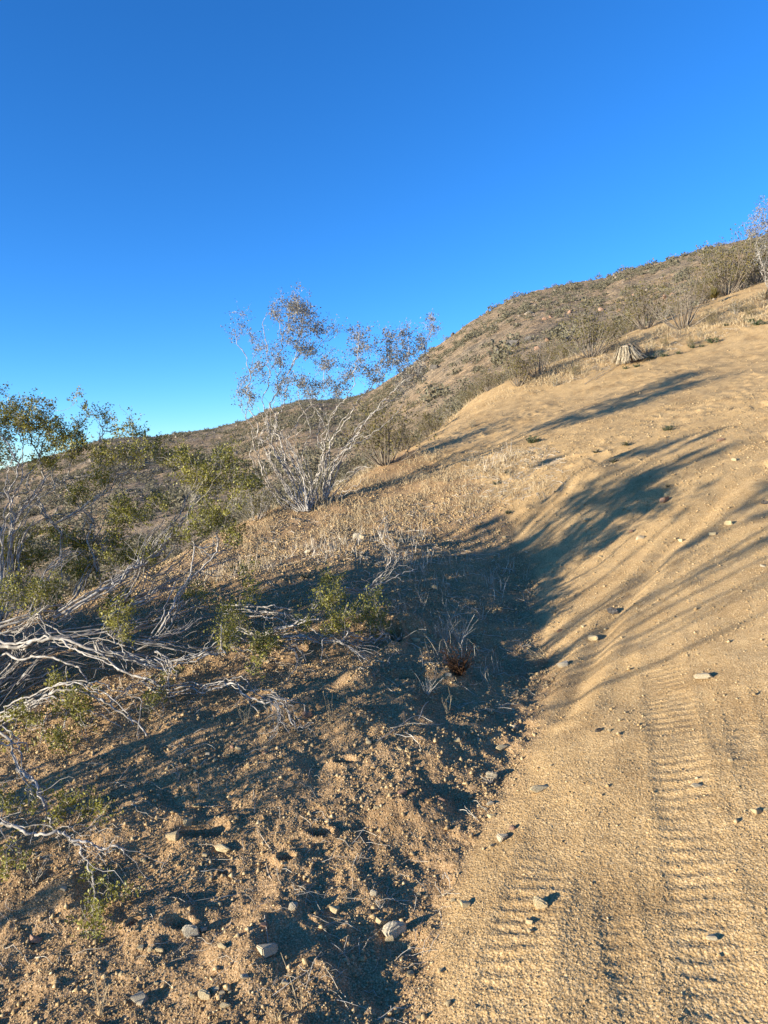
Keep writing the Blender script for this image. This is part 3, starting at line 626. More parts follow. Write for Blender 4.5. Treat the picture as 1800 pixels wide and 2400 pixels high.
scrub(1262,885,105,3,'bare white branched bush leaning over the straw edge of the track')
scrub(1385,838,120,1,'dense olive bush left of the cut yucca stump')
scrub(1215,905,95,0,'olive bush left of the bare white branched bush')
scrub(1515,778,110,1,'wide olive bush behind the cut yucca stump', back=.6)
scrub(1600,772,140,3,'tall bare twiggy bush to the right of the yucca stump')
scrub(1705,700,120,1,'dense olive bush below the right end of the ridge', back=.8)
scrub(1775,668,130,0,'brown olive bush at the right edge beside the dry rosette', back=.5)
CB = []
for i, (px, py, hp, b) in enumerate([(1130,930,80,1.2),(1165,920,80,1.5),(1085,955,75,1.0),(1320,855,95,1.5),(1440,815,90,1.2),(1555,770,85,1.8),(1650,735,100,1.6),(960,1052,80,1.0),(985,1035,75,2.0),
                                     (1120,935,70,2.6),(1240,885,75,2.5),(1345,850,80,2.8),(1480,795,80,2.5),(1740,700,100,2.0),(870,1100,70,1.2),(840,1118,60,2.0),(780,1150,50,1.5),(1060,965,60,2.8),(1590,760,80,3.0),(1680,715,85,3.0),(1790,690,90,2.4),(945,1072,115,.9),(1008,1030,110,1.0),(1048,995,100,1.2),(1102,948,90,.8),(1148,924,85,.5),(835,1130,85,1.3),(1290,868,90,1.0)]):
    CB.append((px, scrub(px, py, hp*RNG.uniform(.45, .75), (0, 1, 2)[i % 3], 'x', 'scrub bushes along the crest', b)))
NTH = 'first second third fourth fifth sixth seventh eighth ninth tenth eleventh twelfth thirteenth fourteenth fifteenth sixteenth seventeenth eighteenth nineteenth twentieth twenty-first twenty-second twenty-third twenty-fourth twenty-fifth twenty-sixth twenty-seventh twenty-eighth twenty-ninth'.split()
for i, (px, o) in enumerate(sorted(CB, key=lambda q: q[0])): o['label'] = 'brown olive scrub bush, %s from the left end of the crest line' % NTH[i]
for i, (px, py, hp) in enumerate([(1300,905,26),(1345,880,30),(1400,868,24),(1520,830,34),(1560,812,28),(1590,795,36),(1640,790,26),(1665,765,38),(1700,760,28),(1725,735,40),(1760,742,30),(1780,722,34),(1545,838,22),(1620,812,24),(1180,975,20),(1110,1000,22)]):
    scrub(px, py, hp, (2, 0, 3)[i % 3], 'knee high dry shrub on the straw verge between track and bushes', 'low shrubs on the straw verge')
# the taller creosote whose top sticks up over the ridge at the right edge
T3 = []; B3 = []; rb = G0(1815, 700); rb[2] = gz(rb[0], rb[1]); dd = rb[1]
for k, tp in enumerate([(1792,492),(1768,535),(1800,540),(1835,500),(1850,560),(1870,620),(1785,600)]):
    e = at(tp[0], tp[1], dd+RNG.uniform(-.4, .4)); t = np.linspace(0, 1, 7)[:, None]; m_ = (rb+e)/2+np.array([(e[0]-rb[0])*.3, 0, -.1]); T3.append(((1-t)**2*rb+2*t*(1-t)*m_+t*t*e, .014, .005))
    B3.append((e, .17, .16, .15)); B3.append((e*.85+rb*.15, .13, .13, .13))
bush('creosote_bush', rb, 'tall creosote bush cut off by the right edge with its top above the ridge', 'bush', T3, B3, M_BARK, M_LEAFG, .026, .3, .0022, 'stem', rk=.45, amp=.03, tuft=8, spread=.10)

# ------------------------------------------------------------------ far scrub and stones on the hillside
elev2 = (Z2-1.5)/R2
def hill_pix(px, py):
    d = ray(px, py); a = math.atan2(d[0], d[1]); e = d[2]/math.hypot(d[0], d[1]); ia = int(np.argmin(np.abs(az2-a)))
    k = np.nonzero(elev2[25:, ia] >= e)[0]; k = (k[0]+25) if len(k) else int(.85*len(tt)); return np.array([X2[k, ia], Y2[k, ia], Z2[k, ia]])
dR = np.gradient(R2, axis=0); Wt = (R2*np.abs(dR)*(T2 < .88)*(np.abs(A2) < .62)*(T2 > .03)); Wt = Wt*(.25+1.2*sstep(-.2, .25, fbm(X2*.05, Y2*.05, 3, 5))*(.4+1.2*sstep(-.1, .2, fbm(X2*.22, Y2*.22+.5*X2*.22, 3, 15)))); Wt = (Wt/Wt.sum()).ravel()
def dome(seed, n, s):
    rg = np.random.default_rng(seed); u = rg.normal(0, 1, (n, 3)); u[:, 2] = np.abs(u[:, 2]); u /= np.linalg.norm(u, axis=1)[:, None]
    r = rg.uniform(.35, 1, n)**.6; C = u*r[:, None]*np.array([.6, .6, .75]); lump = rg.uniform(.65, 1.15, 12); C *= lump[(np.arctan2(u[:, 1], u[:, 0])*1.9+6).astype(int) % 12][:, None]
    a = rg.normal(0, 1, (n, 3)); a /= np.linalg.norm(a, axis=1)[:, None]; b = np.cross(a, rg.normal(0, 1, (n, 3))); b /= np.linalg.norm(b, axis=1)[:, None]
    q = (s*rg.uniform(.5, 1.3, n))[:, None]
    return np.stack([C, C+a*q*.5+b*q*.28, C+a*q, C+a*q*.5-b*q*.28], 1).reshape(-1, 3)
DM = [dome(30+k, 90, .22) for k in range(5)]; DN = [dome(50+k, 650, .085) for k in range(5)]
sel = RNG.choice(len(Wt), 12000, p=Wt); sx, sy, sz = X2.ravel()[sel], Y2.ravel()[sel], Z2.ravel()[sel]; dist = np.hypot(sx, sy)
order = np.argsort(dist); size = np.exp(RNG.normal(-.62, .35, len(sel))); size = np.clip(size*.85, .2, 1.3)
HM = [mesh('hill_shrub', d, np.arange(len(d)).reshape(-1, 4), M_SCRUBD) for d in DN]
cr_col = np.interp(np.arctan2(sx, sy), cre[:, 0], cre[:, 1])
vis = ((sz+.5-1.5)/dist > cr_col-.01)
near = [i for i in order if vis[i]][:240]; ns = set(near)
for i in near:
    o = link('hill_shrub', HM[i % 5]); put(o, (sx[i], sy[i], sz[i]-.05), sc_=size[i]*.95, label='low dry shrub on the lower part of the hillside beyond the track', group='low shrubs on the lower hillside'); o['category'] = 'shrub'
V = []
for i in order:
    if i in ns: continue
    a = RNG.uniform(0, 6.28); c, s_ = math.cos(a)*size[i], math.sin(a)*size[i]; d = DM[i % 5]
    V.append(np.stack([d[:, 0]*c-d[:, 1]*s_, d[:, 0]*s_+d[:, 1]*c, d[:, 2]*size[i]*.9-.04], 1)+np.array([sx[i], sy[i], sz[i]]))
V = np.concatenate(V); tag(link('hillside_scrub', mesh('hillside_scrub', V, np.arange(len(V)).reshape(-1, 4), M_SCRUBD)), 'countless grey brown shrubs covering the upper hillside up to the ridge', 'scrub', kind='stuff')
# angular stones: hulls of random points
import bmesh
def hull(seed, n=16, flat=.7, smooth=False):
    rg = np.random.default_rng(seed); bm = bmesh.new(); p = np.array([[i, j, k] for i in (-1, 1) for j in (-1, 1) for k in (-1, 1)], float)*.8+rg.normal(0, .22, (8, 3)); q_ = rg.normal(0, 1, (n//4, 3)); q_ /= np.linalg.norm(q_, axis=1)[:, None]; p = np.vstack([p[:8-(seed % 3)], q_*1.05]); p *= np.array([.5, .5*rg.uniform(.6, .95), .5*flat])
    for q in p: bm.verts.new(q)
    r = bmesh.ops.convex_hull(bm, input=bm.verts); bmesh.ops.delete(bm, geom=[g for g in r['geom_interior'] if isinstance(g, bmesh.types.BMVert)], context='VERTS')
    bmesh.ops.bevel(bm, geom=bm.edges[:], offset=.07, segments=2, affect='EDGES', clamp_overlap=True)
    bmesh.ops.triangulate(bm, faces=bm.faces[:]); bmesh.ops.subdivide_edges(bm, edges=[e for e in bm.edges if e.calc_length() > .12], cuts=1)
    for v in bm.verts:
        k = .03; q = np.array(v.co)*4; f = vn(np.array([q[0]+q[2]]), np.array([q[1]-q[2]*.7]), seed)[0]; v.co *= 1+k*1.5*f
    return bm
def stone_mesh(seed, m, **k):
    bm = hull(seed, **k); me = bpy.data.meshes.new('stone'); bm.to_mesh(me); bm.free(); me.materials.append(m); return me
SM = {c: [stone_mesh(100+k, m, n=(10, 14, 18, 24)[k % 4], flat=(.75, .6, .85, .5)[k % 4]) for k in range(8)] for c, m in (('t', M_ROCK), ('g', M_ROCKG), ('r', M_ROCKR), ('d', M_ROCKD))}
def oct_v(n, rg):
    b = np.array([[1,0,0],[-1,0,0],[0,1,0],[0,-1,0],[0,0,1],[0,0,-1]], float)
    return b[None]*rg.uniform(.55, 1.1, (n, 6, 1))+rg.normal(0, .16, (n, 6, 3))
OF = np.array([[0,2,4],[2,1,4],[1,3,4],[3,0,4],[2,0,5],[1,2,5],[3,1,5],[0,3,5]])
def scatter_mesh(name, C, S, m, rg, flat=.85):
    n = len(C); v = oct_v(n, rg)*(S*.5)[:, None, None]; v[:, :, 2] *= flat
    a = rg.uniform(0, 6.28, n); c, s_ = np.cos(a)[:, None], np.sin(a)[:, None]; x = v[:, :, 0]*c-v[:, :, 1]*s_*1; y = v[:, :, 0]*s_+v[:, :, 1]*c; y2 = y
    v = np.stack([x, y2, v[:, :, 2]], -1)+C[:, None]; f = (OF[None]+np.arange(n)[:, None, None]*6).reshape(-1, 3)
    return link(name, mesh(name, v.reshape(-1, 3), f, m))
rs = np.random.default_rng(5); sel = rs.choice(len(Wt), 5000, p=Wt); C = np.stack([X2.ravel()[sel], Y2.ravel()[sel], Z2.ravel()[sel]], 1); S_ = np.clip(np.exp(rs.normal(-1.7, .55, len(sel))), .05, .9)*np.clip(np.hypot(C[:, 0], C[:, 1])/50, .5, 1.3)
M_HROCK = mat('hill_stone', b_simple([(.3, (.10, .08, .065)), (.55, (.24, .19, .14)), (.72, (.42, .36, .29))], 3.0))
tag(scatter_mesh('hillside_stones', C, S_, M_HROCK, rs), 'loose stones scattered over the hillside', 'stones', kind='stuff')
for (px, py, sz_, lb) in [(1203,812,36,'large dark block of rock on the hillside above the line of scrub'),(1240,800,22,'dark boulder just right of the large dark block on the hillside'),(1172,826,20,'dark boulder just left of the large dark block on the hillside'),
    (1325,802,26,'dark jagged rock low on the hillside above the track scrub'),(1290,745,14,None),(1275,750,12,None),(1335,735,13,None),(1450,730,14,None),(1410,728,12,None),(1560,700,18,None),(1575,694,16,None),(1480,695,12,None),
    (1012,815,14,'pale rock on the left shoulder of the ridge line'),(1000,845,22,None),(960,890,22,None),(1020,865,24,None),(985,870,20,None),(1060,770,12,None),(1283,800,18,None),(1260,820,16,None)]:
    p = hill_pix(px, py); k = 'd' if lb and 'dark' in lb else ('g' if lb else 'd' if px < 1200 else 'r')
    o = link('boulder', SM[k][(px+py) % 8]); o['category'] = 'rock'; r = math.hypot(p[0], p[1]); s_ = sz_/F*p[1]
    put(o, (p[0], p[1], p[2]+s_*.15), sc_=s_, label=lb or ('dark rock among the outcrops on the hillside' if k == 'd' else 'reddish tan rock among the outcrops on the hillside'), group=None if lb else 'hillside rocks')

# ------------------------------------------------------------------ stones near by, one by one
ST = {7: [(1050,300,65,'t','tan stone with a long shadow above the square stone with a sandy top'),(960,380,60,'t','tan wedge shaped stone in the middle of the bank'),(1240,440,80,'t','large half buried tan stone left of the burrow holes'),(800,510,38,'t','upright tan stone casting a narrow shadow on the bank'),(355,670,38,'g','pale pointed stone beside the lower left branches'),
  (1060,905,92,'g','long pale block lying below the largest burrow hollow'),(1130,890,38,'g',0),(890,1012,55,'t','squat tan stone under the long pale block'),(840,1003,36,'t',0),(780,997,34,'t',0),(1235,985,50,'t','pale tan stone in the shade left of the big pale rock'),(1490,1005,110,'g','big pale rough rock half buried in the dark hollow'),
  (1465,870,42,'r','reddish flat stone above the big pale rough rock'),(1140,1255,80,'t','upright brown tan stone in the lower bank cluster'),(1200,1222,40,'g','grey stone touching the upright brown stone'),(1235,1247,36,'g',0),(1280,1240,24,'t',0),(775,1280,78,'g','square stone with a sandy top near the bottom left'),
  (1250,1312,52,'t','tan block below the lower bank cluster'),(1070,1265,36,'t',0),(1360,1157,50,'g',0),(1585,1187,36,'g',0),(870,1190,28,'t',0),(480,1022,16,'t',0),(680,1140,36,'t',0),(195,477,26,'g',0),(590,612,30,'t',0),(1140,480,36,'t',0),(1095,205,50,'t',0),(1330,627,20,'g',0),(200,945,60,'r',0),(1220,752,34,'t',0)],
 8: [(215,765,62,'g','pale grey triangular stone at the edge of the shaded bank'),(435,785,48,'t','pale wedge stone right of the grey triangular stone'),(365,880,32,'t',0),(815,137,48,'r','pinkish rounded stone inside the dark shadow band'),(670,220,36,'t','small yellow elongated pebble at the shadow edge'),(770,895,135,'g','long white slab of stone on the gravel near the track edge'),
  (700,848,58,'t','ochre block touching the top of the long white slab'),(630,797,34,'d',0),(660,692,50,'g','grey stone half in shadow above the long white slab'),(740,950,46,'t',0),(1030,172,34,'r',0),(298,375,34,'g','pale stone on the rim of the dark burrow'),(1300,197,42,'g',0),(1280,227,26,'g',0),(1310,262,42,'t',0),(1370,382,60,'g','white stone at the rim of the smooth track'),
  (1430,330,38,'r',0),(1310,432,30,'t',0),(1570,107,92,'t','broad tan stone sunk flush in the smooth track'),(1165,755,62,'t','tan stone pressed in the sand where bank meets track'),(1095,735,30,'t',0),(1580,747,84,'t','oval pale stone lying on the smooth track'),(1520,848,46,'t','upper stone of a close pair on the smooth track'),(1525,902,38,'t','lower stone of a close pair on the smooth track'),
  (1070,1302,42,'t',0),(855,1145,38,'t',0),(650,1015,32,'t',0),(735,1400,42,'t',0),(905,1385,32,'t',0),(500,1065,32,'t',0),(480,1132,20,'g',0),(165,1187,42,'g',0),(850,987,22,'t',0),(1030,1127,34,'t',0),(945,712,22,'t',0),(905,700,30,'t',0),(885,900,26,'g',0),(820,1130,34,'d',0),(640,1180,24,'t',0)],
 9: [(840,207,24,'t',0),(780,265,24,'t',0),(715,265,32,'d',0),(1260,567,52,'g','pale pebble with a dark shadow right of the tyre marks'),(1597,712,56,'t','rounded tan stone near the right edge of the track'),(1345,1415,58,'g','white stone on the coarse gravel at the lower right'),(1450,430,24,'t',0),(250,242,38,'t',0),(125,512,62,'g','grey striped stone at the lower end of the bush shadow'),(455,457,22,'t',0),(600,970,14,'t',0),(1650,700,36,'t',0)],
 6: [(690,1172,58,'t','egg shaped tan stone standing between the shadow streaks'),(1292,1385,88,'g','large pale flat stone on the open sand at the right'),(1100,377,32,'t',0),(1350,594,36,'t',0),(1440,537,38,'t',0),(900,580,26,'r',0),(947,617,36,'g',0),(1395,72,34,'r','reddish stone at the head of the upper ruts'),(1180,632,30,'t',0),(725,722,22,'t',0),(800,1022,62,'d','dark flat stone in the streaked shadow'),
  (1630,772,26,'g',0),(1640,422,34,'d',0),(650,517,26,'t',0),(520,1322,54,'g',0),(500,1132,26,'r',0),(635,1107,26,'t',0),(760,1124,26,'t',0),(1470,182,26,'t',0),(320,697,16,'g',0),(1085,405,50,'r',0)],
 5: [(565,132,52,'g','white angular stone in the dry grass beyond the bush'),(592,142,34,'t',0),(290,217,40,'g',0),(120,202,26,'t',0),(1065,402,32,'g','pale stone lit inside the round end of the shadow'),(995,417,36,'t',0),(890,707,40,'t','tan stone at the middle of the shaded hollow'),(1070,902,36,'g',0),(1435,1192,34,'g',0),(1115,1267,32,'t',0),(1365,1302,62,'t','wide tan stone where shadow and track meet'),(630,1277,36,'t',0),
  (55,1337,36,'r',0),(285,1122,52,'r','reddish tan stone under the forked branch tip'),(800,1312,30,'t',0),(1240,1262,20,'g',0),(130,1147,26,'g',0),(1380,140,20,'t',0),(840,140,16,'g',0)],
 4: [(1155,987,28,'g',0),(1265,997,26,'t',0),(1290,947,28,'r',0),(1325,952,38,'t','pale round stone on the bank below the white branches'),(1475,982,34,'r','orange brown round stone on the bank below the white branches'),(590,987,22,'t',0),(1075,1057,18,'g',0)]}
PHR = {'t': 'tan', 'g': 'pale grey', 'r': 'reddish', 'd': 'dark'}
nst = 0; SL = []
for k, l in ST.items():
    for (x, y, s_, c, lb) in l:
        px, py = R(k)(x, y+s_*.2); p = G(px, py); sz_ = s_/2.37/F*p[1]*1.2; nst += 1
        trk = masks(np.array([p[0]]), np.array([p[1]]))[1][0] > .5
        o = link('stone', SM[c][nst % 8]); o['category'] = 'stone'
        put(o, (p[0], p[1], p[2]+sz_*.17), sc_=1, label=lb or 'x', group=None if lb else 'small stones scattered on the %s' % ('track' if trk else 'bank'))
        SL.append((o, px, py, c, lb))
        lng = 1.0 if (lb and ('long' in lb or 'flat' in lb or 'slab' in lb)) else RNG.uniform(.7, 1)
        o.scale = (sz_, sz_*(.62 if (lb and ('long' in lb or 'slab' in lb or 'elong' in lb)) else RNG.uniform(.75, .95)), sz_*lng*(.6 if (lb and ('flat' in lb or 'flush' in lb)) else .9)); o.rotation_euler = (RNG.uniform(-.25, .25), RNG.uniform(-.25, .25), RNG.uniform(-.6, .6))
cnt = {}
ORD = ['', 'second ', 'third ', 'fourth ', 'fifth ', 'sixth ', 'seventh ', 'eighth ']
marks = [q for q in SL if q[4] and len(q[4].split()) < 10]; todo = []
for (o, px, py, c, lb) in SL:
    if lb: continue
    m_ = min(marks, key=lambda q: math.hypot(q[1]-px, q[2]-py)); dx, dy = px-m_[1], py-m_[2]
    w_ = ('left of' if dx < 0 else 'right of') if abs(dx) > abs(dy) else ('above' if dy < 0 else 'below'); todo.append((math.hypot(dx, dy), o, PHR[c], w_, m_[4]))
for (d_, o, c, w_, ml) in sorted(todo, key=lambda q: q[0]):
    k = (c, w_, ml); cnt[k] = cnt.get(k, 0)+1; o['label'] = '%ssmall %s stone %s the %s' % (ORD[min(7, cnt[k]-1)], c, w_, ml)
# ------------------------------------------------------------------ gravel and grit
rg = np.random.default_rng(9)
def grit(n, r0, r1, a0, a1, smin, sig, trackmul, name, label, m):
    a = rg.uniform(a0, a1, n); r = np.exp(rg.uniform(math.log(r0), math.log(r1), n)); x, y = r*np.sin(a), r*np.cos(a)
    _, tk = masks(x, y); cl = fbm(x*2.2, y*2.2, 3, 201); keep = rg.uniform(0, 1, n) < (1-.6*tread_mask(x, y))*np.where(tk > .5, trackmul, 1)*(.65+1.1*np.clip(cl+.15, -.4, .5)); x, y, r, tk = x[keep], y[keep], r[keep], tk[keep]
    S = smin*np.exp(np.abs(rg.normal(0, sig, len(x))))*np.clip(r/2.4, .75, 2.6)*np.where(tk > .5, .68, 1); S = np.minimum(S, .04 if r1 > 10 else .028)
    z = ground_h(x, y)+S*rg.uniform(-.05, .22, len(x))
    return tag(scatter_mesh(name, np.stack([x, y, z], 1), S, m, rg), label, 'gravel', kind='stuff')
grit(380000, 1.5, 9.0, -.56, .56, .0030, .52, 1.0, 'gravel', 'loose gravel grains covering the slope', M_PEB)
grit(6500, 1.5, 8.0, -.56, .56, .011, .55, .10, 'pebbles', 'small pebbles sprinkled over the rough bank', M_PEB)
grit(14000, 6.5, 20.0, -.35, .56, .0048, .55, 1.0, 'road_stones', 'small loose stones on the far part of the track', M_PEB)

# ------------------------------------------------------------------ dry grass
def patch(corners, n):
    W = [G0(*c)[:2] for c in corners]; u, v = rg.uniform(0, 1, (2, n)); u = u[:, None]; v = v[:, None]
    return (W[0]*(1-u)+W[1]*u)*(1-v)+(W[3]*(1-u)+W[2]*u)*v
def blades(P, n, h, wd, lean, name, m, label):
    """tufts of n blades at each xy of P"""
    P = P[rg.uniform(0, 1, len(P)) < np.clip(.45+1.6*fbm(P[:, 0]*1.6, P[:, 1]*1.6, 3, 401), .05, 1)]; T = np.repeat(P, n, 0); k = len(T); hh = h*np.exp(rg.normal(0, .35, k)); dst = np.hypot(T[:, 0], T[:, 1]); T = T+rg.normal(0, .03, (k, 2))*(dst/6)[:, None]**.5
    z = ground_h(T[:, 0], T[:, 1], False)-.004; B = np.c_[T, z]; a = rg.uniform(0, 6.28, k); ln = np.abs(rg.normal(0, lean, k)); D_ = np.stack([np.cos(a)*ln, np.sin(a)*ln, np.ones(k)], 1); D_ /= np.linalg.norm(D_, axis=1)[:, None]
    b = np.stack([-np.sin(a+1), np.cos(a+1), np.zeros(k)], 1); ww = (wd*np.clip(dst/4, .7, 3))[:, None]
    mid = B+D_*hh[:, None]*.55+rg.normal(0, .05, (k, 3))*hh[:, None]; tip = B+D_*hh[:, None]+rg.normal(0, .1, (k, 3))*hh[:, None]+np.stack([np.cos(a), np.sin(a), -.6*np.ones(k)], 1)*hh[:, None]*.2*ln[:, None]
    v = np.stack([B-b*ww, B+b*ww, mid+b*ww*.7, mid-b*ww*.7, tip+b*ww*.25, tip-b*ww*.25], 1).reshape(-1, 3)
    f = (np.array([[0,1,2,3],[3,2,4,5]])[None]+np.arange(k)[:, None, None]*6).reshape(-1, 4)
    return tag(link(name, mesh(name, v, f, m)), label, 'grass', kind='stuff')
gp = [patch(c, n) for c, n in [([(440,1340),(900,1290),(860,1130),(640,1200)],520),([(560,1290),(780,1260),(760,1170),(620,1205)],260),([(780,1250),(1150,1190),(1130,1110),(830,1130)],420),([(900,1140),(1180,1120),(1200,1060),(950,1070)],300),
   ([(1080,1190),(1290,1160),(1270,1060),(1120,1080)],260),([(960,1060),(1260,905),(1230,890),(955,1045)],260),([(1230,920),(1480,830),(1450,800),(1210,895)],260),([(1480,850),(1800,745),(1800,690),(1460,795)],900),([(1250,925),(1480,850),(1460,795),(1240,880)],350),([(1500,800),(1800,700),(1790,660),(1500,770)],160),
   ([(300,1420),(620,1370),(640,1310),(420,1330)],200)]]
pc = []
for i in range(6, len(CREST)-1):
    a_, b_ = at(*CREST[i])[:2], at(*CREST[i+1])[:2]; n_ = int(130*np.linalg.norm(b_-a_)); t_ = rg.uniform(0, 1, n_)[:, None]; q_ = a_*(1-t_)+b_*t_; r_q = np.hypot(q_[:, 0], q_[:, 1])[:, None]; pc.append(q_*(1+(np.abs(rg.normal(0, .9, n_))[:, None]-.35)/r_q))
gp += pc
blades(np.concatenate(gp), 9, .07, .0009, .95, 'dry_grass', M_STRAW, 'pale dry grass and stubble growing on the crest and round the bushes')
gp = [patch(c, n) for c, n in [([(450,1400),(1000,1330),(1000,1250),(500,1320)],150),([(850,1420),(1230,1380),(1220,1270),(860,1330)],110),([(900,1600),(1200,1580),(1220,1400),(900,1430)],40),([(1140,1120),(1200,1110),(1190,1060),(1150,1060)],40)]]
blades(np.concatenate(gp), 4, .10, .0011, .35, 'grass_stubble', M_STRAWP, 'thin upright dry stalks standing in and above the bush shadow')
# ------------------------------------------------------------------ twigs lying about
def litter(corners_n, lo, hi, rad, m, name, label):
    tb = TB()
    for c, n in corners_n:
        for q in patch(c, n):
            L = RNG.uniform(lo, hi); a = RNG.uniform(0, 6.28); t = np.linspace(-.5, .5, 5); b_ = RNG.normal(0, .25); xs = q[0]+np.cos(a)*t*L-np.sin(a)*b_*L*t*t; ys = q[1]+np.sin(a)*t*L+np.cos(a)*b_*L*t*t
            z = ground_h(xs, ys, False)+rad*1.5; z = np.maximum(z, np.linspace(z[0], z[-1], 5)); z[2] += RNG.uniform(0, .012); tb.tube(crooked(np.stack([xs, ys, z], 1), .003), rad*np.linspace(1, .5, 5)*RNG.uniform(.5, 1.3)*np.clip(q[1]/3, .8, 2), 3)
    return tag(tb.out(name, m, None, 0), label, 'twigs', kind='stuff')
litter([([(0,1720),(650,1700),(800,1400),(200,1420)],420),([(0,2300),(700,2350),(760,1750),(0,1750)],170),([(700,2390),(1000,2390),(1080,1900),(700,1900)],90),([(800,1650),(1260,1650),(1240,1300),(850,1330)],330),([(450,1380),(1200,1300),(1150,1140),(650,1220)],420),([(1050,1200),(1350,1150),(1300,1050),(1100,1060)],460),([(1300,910),(1800,750),(1800,690),(1280,880)],420)],
       .03, .13, .0013, M_STRAWP, 'twig_litter', 'broken dry stems and twigs lying on the bank')
def on_ground(k, P, lift=.006):
    W = [G(*R(k)(*q)) for q in P]; o = []
    for i, w_ in enumerate(W): o.append(np.array([w_[0], w_[1], w_[2]+lift+(.015 if 0 < i < len(W)-1 else 0)]))
    return np.array(o)
for (k, paths, r_, lb) in [(5, [[(670,1282),(760,1240),(830,1190),(905,1157),(980,1172)],[(745,1207),(870,1202),(960,1212),(1040,1182)],[(905,1157),(930,1110),(960,1060)],[(830,1230),(880,1290),(920,1330)],[(770,1240),(840,1275),(930,1272)]], 5, 'forked pale dead stick lying just above the dark shadow band'),
    (7, [[(740,212),(770,262),(830,292),(930,300)]], 4, 'curved thin yellow twig above the tan stones'),(4, [[(790,1152),(850,1180),(920,1200)]], 3, 'short straight straw coloured twig on the left bank'),(4, [[(640,1155),(670,1180),(720,1182)]], 3, 'short bent twig left of the straight twig on the bank'),
    (4, [[(1000,1000),(1060,985),(1110,970),(1150,957),(1200,972)]], 5, 'arched grey twig left of the round stones'),(8, [[(1050,590),(1065,630),(1078,680)],[(1050,600),(1040,625)],[(1078,640),(1068,610)]], 6, 'short white forked twig beside the track edge'),
    (8, [[(580,1030),(640,980),(700,900)]], 3, 'thin dark twig reaching the long white slab'),(8, [[(1120,240),(1160,270),(1200,300),(1240,305)],[(1150,200),(1170,250),(1225,285)],[(1210,190),(1240,230),(1290,260)]], 4, 'loose sprig of dry straw near the rim of the track'),
    (7, [[(30,1012),(90,1030),(125,1060)]], 4, 'pale twig at the lower left edge'),(7, [[(195,1065),(250,1090),(295,1098)]], 4, 'pale twig a little in from the lower left edge'),(7, [[(1170,990),(1210,960),(1230,940)]], 3, 'tiny pale twig beside the stone in the shade'),
    (3, [[(640,1070),(740,1010),(830,965)],[(700,1045),(800,985),(850,950)]], 3, 'long dry leaves lying downhill of the cut yucca stump')]:
    tb = TB()
    for P in paths:
        Q = crooked(spline(on_ground(k, P), 4), .003); rr_ = r_/2.37/F*Q[0][1]*.5; tb.tube(Q, np.linspace(rr_, rr_*.5, len(Q)), 5)
    o = tb.out('fallen_stick', M_STRAWP, None, 0); tag(o, lb, 'stick')
# ------------------------------------------------------------------ dead weeds
def weed(px, py, hpx, n, spread, m, lb, name='dry_weed', branch=True, seed=0, group=None, low=1.0):
    r_ = np.random.default_rng(seed+int(px*7+py)); p = G(px, py); h = hpx/F*p[1]; tb = TB()
    for k in range(n):
        a = r_.uniform(0, 6.28); e = r_.uniform(.1, 1)*spread; d = np.array([math.cos(a)*e, math.sin(a)*e, low]); d /= np.linalg.norm(d); L = h*r_.uniform(.5, 1.1)
        t = np.linspace(0, 1, 8)[:, None]; P = p+np.array([math.cos(a), math.sin(a), 0])*h*.05+d*L*t+np.array([math.cos(a), math.sin(a), -.7])*L*.16*spread*t**2+np.cumsum(r_.normal(0, .012*h, (8, 3)), 0)
        g = ground_h(P[:, 0], P[:, 1], False); P[:, 2] = np.maximum(P[:, 2], g+.002); tb.tube(P, np.linspace(.9, .4, 8)*max(.0012, .006*h)*r_.uniform(.7, 1.4), 4)
        if branch:
            for q in range(r_.integers(0, 3)):
                i = r_.integers(2, 7); d2 = d+r_.normal(0, .6, 3); d2[2] = abs(d2[2]); Q = P[i]+d2*L*r_.uniform(.15, .35)*np.linspace(0, 1, 4)[:, None]; tb.tube(Q, np.linspace(.6, .3, 4)*max(.0012, .006*h), 3)
    return tag(tb.out(name, m, None, p), lb, 'dry plant', group) if False else _weed_obj(tb, name, m, p, lb, group)
def _weed_obj(tb, name, m, p, lb, group):
    o = tb.out(name, m, None, p); o.location = tuple(float(c) for c in p); return tag(o, lb, 'dry plant', group)
W5 = R(5); W7 = R(7); W8 = R(8)
weed(*W5(1045,720), 62, 22, .55, M_STRAWP, 'left one of two upright dry weed clumps in the bush shadow')
weed(*W5(1135,730), 75, 24, .7, M_STRAWP, 'right and taller one of two upright dry weed clumps in the bush shadow')
weed(*W5(950,1015), 62, 10, .7, M_STRAWP, 'broken pale weed stems below the rusty clump')
weed(*W5(1305,400), 42, 12, .8, M_STRAWP, 'small white dead weed inside the round end of the shadow')
weed(*W5(1190,400), 52, 8, .4, M_STRAW, 'straw weed standing at the upper edge of the shadow')
weed(*W5(930,520), 48, 9, .4, M_STRAWP, 'thin dry weed above the middle of the shadow')
weed(*W5(930,350), 30, 10, .8, M_STRAWP, 'pale dead tuft at the tip of the long bare branch')
weed(*W5(420,1165), 88, 5, .25, M_STRAW, 'slim leaning dry stalks on the bank below the white branches')
weed(*W5(1065,1120), 45, 4, .5, M_STRAW, 'bent straw stalk beside the shaded hollow')
weed(*W5(1620,830), 45, 55, 2.2, M_STRAW, 'flat spreading straw weed on the shadow edge at the foot of the track', low=.5)
weed(*W5(1500,900), 35, 26, 2.2, M_STRAW, 'smaller matted straw weed left of the spreading one', low=.4)
weed(*W5(1385,605), 26, 6, 1.5, M_STRAWP, 'small pale curled weed where the shadow narrows', low=.5)
weed(*W5(1160,500), 24, 14, 1.8, M_STRAW, 'low orange straw weed above the two upright clumps', low=.5)
weed(*W5(850,540), 18, 16, 1.5, M_STRAW, 'low sunlit straw tuft right of the green sprig', low=.6)
